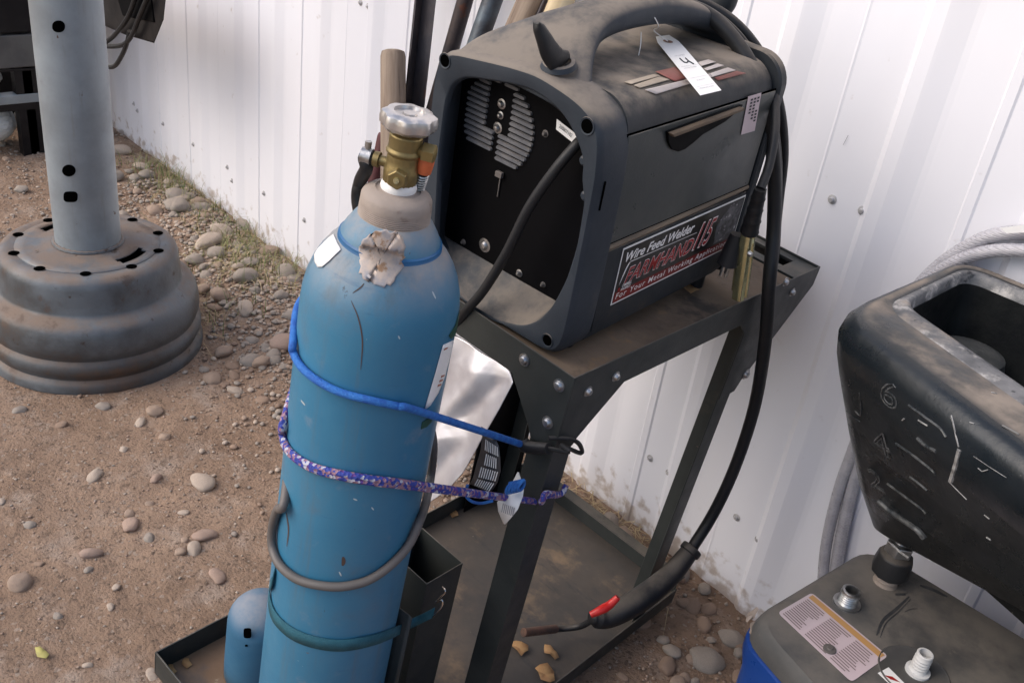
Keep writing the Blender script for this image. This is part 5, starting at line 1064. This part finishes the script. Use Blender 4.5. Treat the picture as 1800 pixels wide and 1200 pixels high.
for i, (x, y, r, k) in enumerate(loose):
    p = gz(x, y, .0); dist = (p - EYE).length; s = r / FP * dist * 1.05
    big = {0: 'pale egg-shaped stone half lifted from the dirt, midway between the wheel and the cylinder', 31: 'large round reddish-brown stone touching the left side of the blue cylinder', 32: 'smooth round tan stone, largest left of the pebble cluster by the cylinder', 55: 'large rounded boulder wedged against the wall foot left of the cylinder', 13: 'flat grey-brown stone near the left edge of the picture'}.get(i)
    stone(p, s, rs, big or 'rounded stone lying loose on the bare dirt', None if big else 'loose stones on the dirt', k, .45)
# cobble strip along the wall foot on the left
cnt = 0; placed = []
while cnt < 158:
    x = rs.uniform(-5.0, -1.5); d = abs(rs.gauss(0, .26)) + .03
    if x > -2.2 and d > .22: continue
    y = WALLY - d - .01; s = (.014 + .026 * rs.random() ** 1.6) * (1.15 if x < -2.6 else .8)
    if math.hypot(x + 2.6, y - .93) < .33 or any((x - a) ** 2 + (y - c) ** 2 < ((s + q) * .78) ** 2 for a, c, q in placed): 
        if rs.random() < .9: continue
    placed.append((x, y, s)); stone(V((x, y, 0)), s, rs, 'smooth grey river cobble in the strip along the wall foot', 'river cobbles along the wall foot', rs.choice((1, 1, 6, 3, 0, 5)), .1); cnt += 1
# stones by the wall behind the cart and in front of the machine
def inpoly_scatter(n, xr, yr, smin, smax, lab_, grp, sink=.3, test=None):
    k = 0; c_ = 0
    while k < n and c_ < 5000:
        c_ += 1; x, y = rs.uniform(*xr), rs.uniform(*yr)
        if test and not test(x, y): continue
        stone(V((x, y, 0)), rs.uniform(smin, smax), rs, lab_, grp, rs.choice((4, 4, 1, 0, 6)), sink); k += 1
inpoly_scatter(26, (-1.25, -.8), (1.52, 1.66), .014, .034, 'brown stone in the gap between cart and wall', 'stones between cart and wall')
inpoly_scatter(52, (-.92, -.50), (1.0, 1.62), .010, .030, 'stone on the dark dirt between the cart and the blue machine', 'stones between cart and machine', .35, lambda x, y: y < 1.62 and x < cA.x + .02)
for q, s in (((1285, 1120), .030), ((1240, 1165), .040), ((1300, 1145), .016), ((1180, 1150), .022)): stone(gz(*q), s, rs, 'larger dusty stone lying right of the cart rail', 'larger stones right of the cart rail', 1, .35)
# pebbles & grit: uncountable
def grit(name, n, region, smin, smax, mats, seed, label, dens=None):
    r_ = random.Random(seed); b = MB(); base_v = [V(v) for v in ((1, 0, 0), (-.9, .1, 0), (0, .8, 0), (.1, -.85, 0), (0, 0, .7), (.05, 0, -.6), )]; fcs = [(0, 2, 4), (2, 1, 4), (1, 3, 4), (3, 0, 4), (2, 0, 5), (1, 2, 5), (3, 1, 5), (0, 3, 5)]
    k = 0
    while k < n:
        x, y = region(r_)
        if dens and r_.random() > dens(x, y): continue
        s = smin + (smax - smin) * r_.random() ** 2.6; a = r_.uniform(0, 6.28); ca, sa = math.cos(a), math.sin(a); z = gh(x, y)
        b.cm = r_.randrange(len(mats)); pts = []
        for v in base_v:
            v = v * s * r_.uniform(.8, 1.15); pts.append(V((x + v.x * ca - v.y * sa, y + v.x * sa + v.y * ca, z + v.z * .8 + s * .2)))
        b.add(pts, fcs); k += 1
    o = solo(name, b, mats, label, 'gravel', base=(0, 0, 0), kind='stuff', smooth=2, sub=1, recalc=False); return o
grit('grit', 12000, lambda r: (r.uniform(-3.4, -.5), r.uniform(.15, 1.68)), .0012, .0085, SM, 5, 'fine grit and small pebbles scattered over the dirt', lambda x, y: .25 + .75 * max(0, min(1, .5 + 1.6 * fb(x, y, 2.3))))
grit('gravel', 6500, lambda r: (r.uniform(-7.5, -1.5), r.uniform(.6, 1.68)), .006, .020, [SM[1], SM[3], SM[0], SM[1]], 6, 'grey gravel around and behind the wheel stand along the wall', lambda x, y: (1 if x < -3.0 else math.exp(-((WALLY - y) / .38) ** 2) * min(1, (-1.45 - x) / .5)) if math.hypot(x + 2.6, y - .93) > .31 else 0)
grit('wall_gravel', 9000, lambda r: (r.uniform(-3.6, -1.35), WALLY - .02 - abs(r.gauss(0, .27))), .006, .024, [SM[1], SM[3], SM[0], SM[4], SM[1]], 16, 'small mixed gravel filling between the cobbles by the wall', lambda x, y: 1 if math.hypot(x + 2.6, y - .93) > .31 and y > .6 else 0)
grit('pebbles', 1500, lambda r: (r.uniform(-1.2, -.48), r.uniform(.8, 1.68)), .003, .013, [SM[4], SM[1], SM[0]], 9, 'small pebbles in the dark dirt around the cart foot')
# grass and straw
def blades(name, n, region, lmin, lmax, w, mat, seed, label, lean_=.5, flat=False):
    r_ = random.Random(seed); b = MB()
    for k in range(n):
        x, y = region(r_); z = gh(x, y); L_ = r_.uniform(lmin, lmax); a = r_.uniform(0, 6.28); ln = r_.uniform(.1, lean_); dx, dy = math.cos(a), math.sin(a); pts = []
        for t in (0, .33, .66, 1):
            if flat: c_ = V((x + dx * L_ * t, y + dy * L_ * t, z + .006 + .012 * math.sin(t * 3) * r_.random()))
            else: c_ = V((x + dx * L_ * ln * t * t, y + dy * L_ * ln * t * t, z + L_ * t * (1 - .45 * ln * t)))
            ww = w * (1 - t * .85); pts += [c_ + V((-dy * ww, dx * ww, 0)), c_ + V((dy * ww, -dx * ww, 0))]
        b.add(pts, [(0, 1, 3, 2), (2, 3, 5, 4), (4, 5, 7, 6)])
    solo(name, b, mat, label, 'grass', base=(0, 0, 0), kind='stuff', smooth=2, recalc=False)
cl_ = [gz(x, y) for x, y in ((335, 350), (350, 320), (370, 390), (440, 480), (470, 500), (455, 430), (395, 450), (420, 340), (490, 460), (340, 300), (355, 560))]
def reg(r):
    c_ = r.choice(cl_); y_ = c_.y + r.gauss(0, .09); return c_.x + r.gauss(0, .10), (y_ if y_ < WALLY - .02 else WALLY - .02 - abs(r.gauss(0, .10)))
blades('grass_tufts', 900, reg, .02, .10, .0015, M['grass'], 3, 'thin green grass tufts growing by the wall foot', 1.2)
blades('straw', 620, lambda r: ((lambda c_: (c_.x + r.gauss(0, .10), min(c_.y - abs(r.gauss(0, .08)) + .04, WALLY - .02)))(r.choice(cl_ + [gz(1040, 880), gz(1100, 930)]))), .03, .12, .0011, M['straw'], 4, 'dry straw stalks lying among the stones by the wall', flat=True)
# leaves
def leafm(c_, s, seed, fr=WORLD):
    r_ = random.Random(seed); b = MB(); n_ = 9; a0 = r_.uniform(0, 6.28); pts = []
    for k in range(n_):
        a = a0 + 2 * math.pi * k / n_; rr = s * r_.uniform(.55, 1.1); pts.append(c_ + V((rr * math.cos(a), rr * .7 * math.sin(a), s * r_.uniform(.05, .35))))
    b.add(pts + [c_ + V((0, 0, s * .05))], [(k, (k + 1) % n_, n_) for k in range(n_)]); return b
for q, s, l_ in (((913, 1140), .024, 'curled tan dry leaf on the floor plate just below the gun nozzle'), ((968, 1146), .020, 'pale torn dry leaf on the floor plate right of the tan one'), ((958, 1186), .030, 'orange-brown dry leaf on the floor plate at the bottom edge'), ((795, 902), .018, 'small brown leaf on the floor plate behind the striped cord')):
    solo('dry_leaf', leafm(CART.on(*q, 2, .002), s, int(q[0]), CART), M['leaf'], l_, 'leaf', CART, solid=.0006)
solo('dry_leaf', leafm(CART.on(1211, 508, 2, .8195), .020, 5, CART), M['leaf'], 'orange dry leaf on the shelf beside the welder', 'leaf', CART, solid=.0006)
for q, s, l_ in (((300, 1178), .014, 'round dried seed pod nearest the corner of the cart tray'), ((328, 1166), .013, 'flat dried leaf bit in the cart tray beside the blue cap')): solo('dry_leaf', leafm(CART.on(*q, 2, -.002), s, 11, CART), M['leaf'], l_, 'leaf', CART, solid=.0006)
p = gz(67, 1140); solo('yellow_leaf', leafm(V((p.x + .02, p.y, gh(p.x, p.y) + .002)), .020, 4), M['yleaf'], 'small yellow leaf on the dirt near the lower left corner', 'leaf', solid=.0006)
p = gz(1098, 1110)
# ------------------------------------------------------------------ light, camera
for pts, wd_ in (([(551, 352), (549, 362), (552, 372)], 1.6), ([(549, 332), (550, 340)], .9), ([(1491, 238), (1482, 255)], .6), ([(1583, 190), (1576, 214)], .8), ([(1522, 562), (1513, 580)], .9), ([(1500, 505), (1493, 515)], .9), ([(477, 228), (482, 236)], .7)):
    vs = []
    for i, (x, y) in enumerate(pts): vs += [wy(x - wd_, y, WALLY - .0035 - .008 * 0), wy(x + wd_, y, WALLY - .0035)]
    part('paint_scuff', MB().add(vs, [(2 * i, 2 * i + 1, 2 * i + 3, 2 * i + 2) for i in range(len(pts) - 1)]), M['greyink'], wt, smooth=0)
w = bpy.data.worlds.new('World'); SC.world = w; w.use_nodes = True; nt = w.node_tree
sky = nt.nodes.new('ShaderNodeTexSky'); sky.sky_type = 'NISHITA'; sky.sun_disc = False; EL, AZ = 42, -150
sky.sun_elevation = math.radians(EL); sky.sun_rotation = math.radians(AZ); sky.air_density = 1.0; sky.dust_density = 3.5; sky.ozone_density = 1
nt.links.new(sky.outputs[0], nt.nodes['Background'].inputs[0]); nt.nodes['Background'].inputs[1].default_value = .15
sd = V((math.sin(math.radians(AZ)) * math.cos(math.radians(EL)), math.cos(math.radians(AZ)) * math.cos(math.radians(EL)), math.sin(math.radians(EL))))
l = bpy.data.lights.new('sun', 'SUN'); l.energy = .95; l.angle = math.radians(60); l.color = (1, .97, .94); lo = bpy.data.objects.new('sun', l); C.objects.link(lo)
lo.rotation_euler = (-sd).to_track_quat('-Z', 'Y').to_euler()
cam = bpy.data.cameras.new('camera'); cam.sensor_width = 36; cam.lens = 36 * FP / 1800; cam.clip_end = 500; cam.clip_start = .02
co = bpy.data.objects.new('camera', cam); C.objects.link(co); SC.camera = co
Rm = Matrix((R0, -D0, -F0)).transposed(); co.matrix_world = Matrix.Translation(EYE) @ Rm.to_4x4()
SC.view_settings.view_transform = 'Standard'; SC.view_settings.look = 'None'; SC.view_settings.exposure = .58; SC.view_settings.gamma = 1
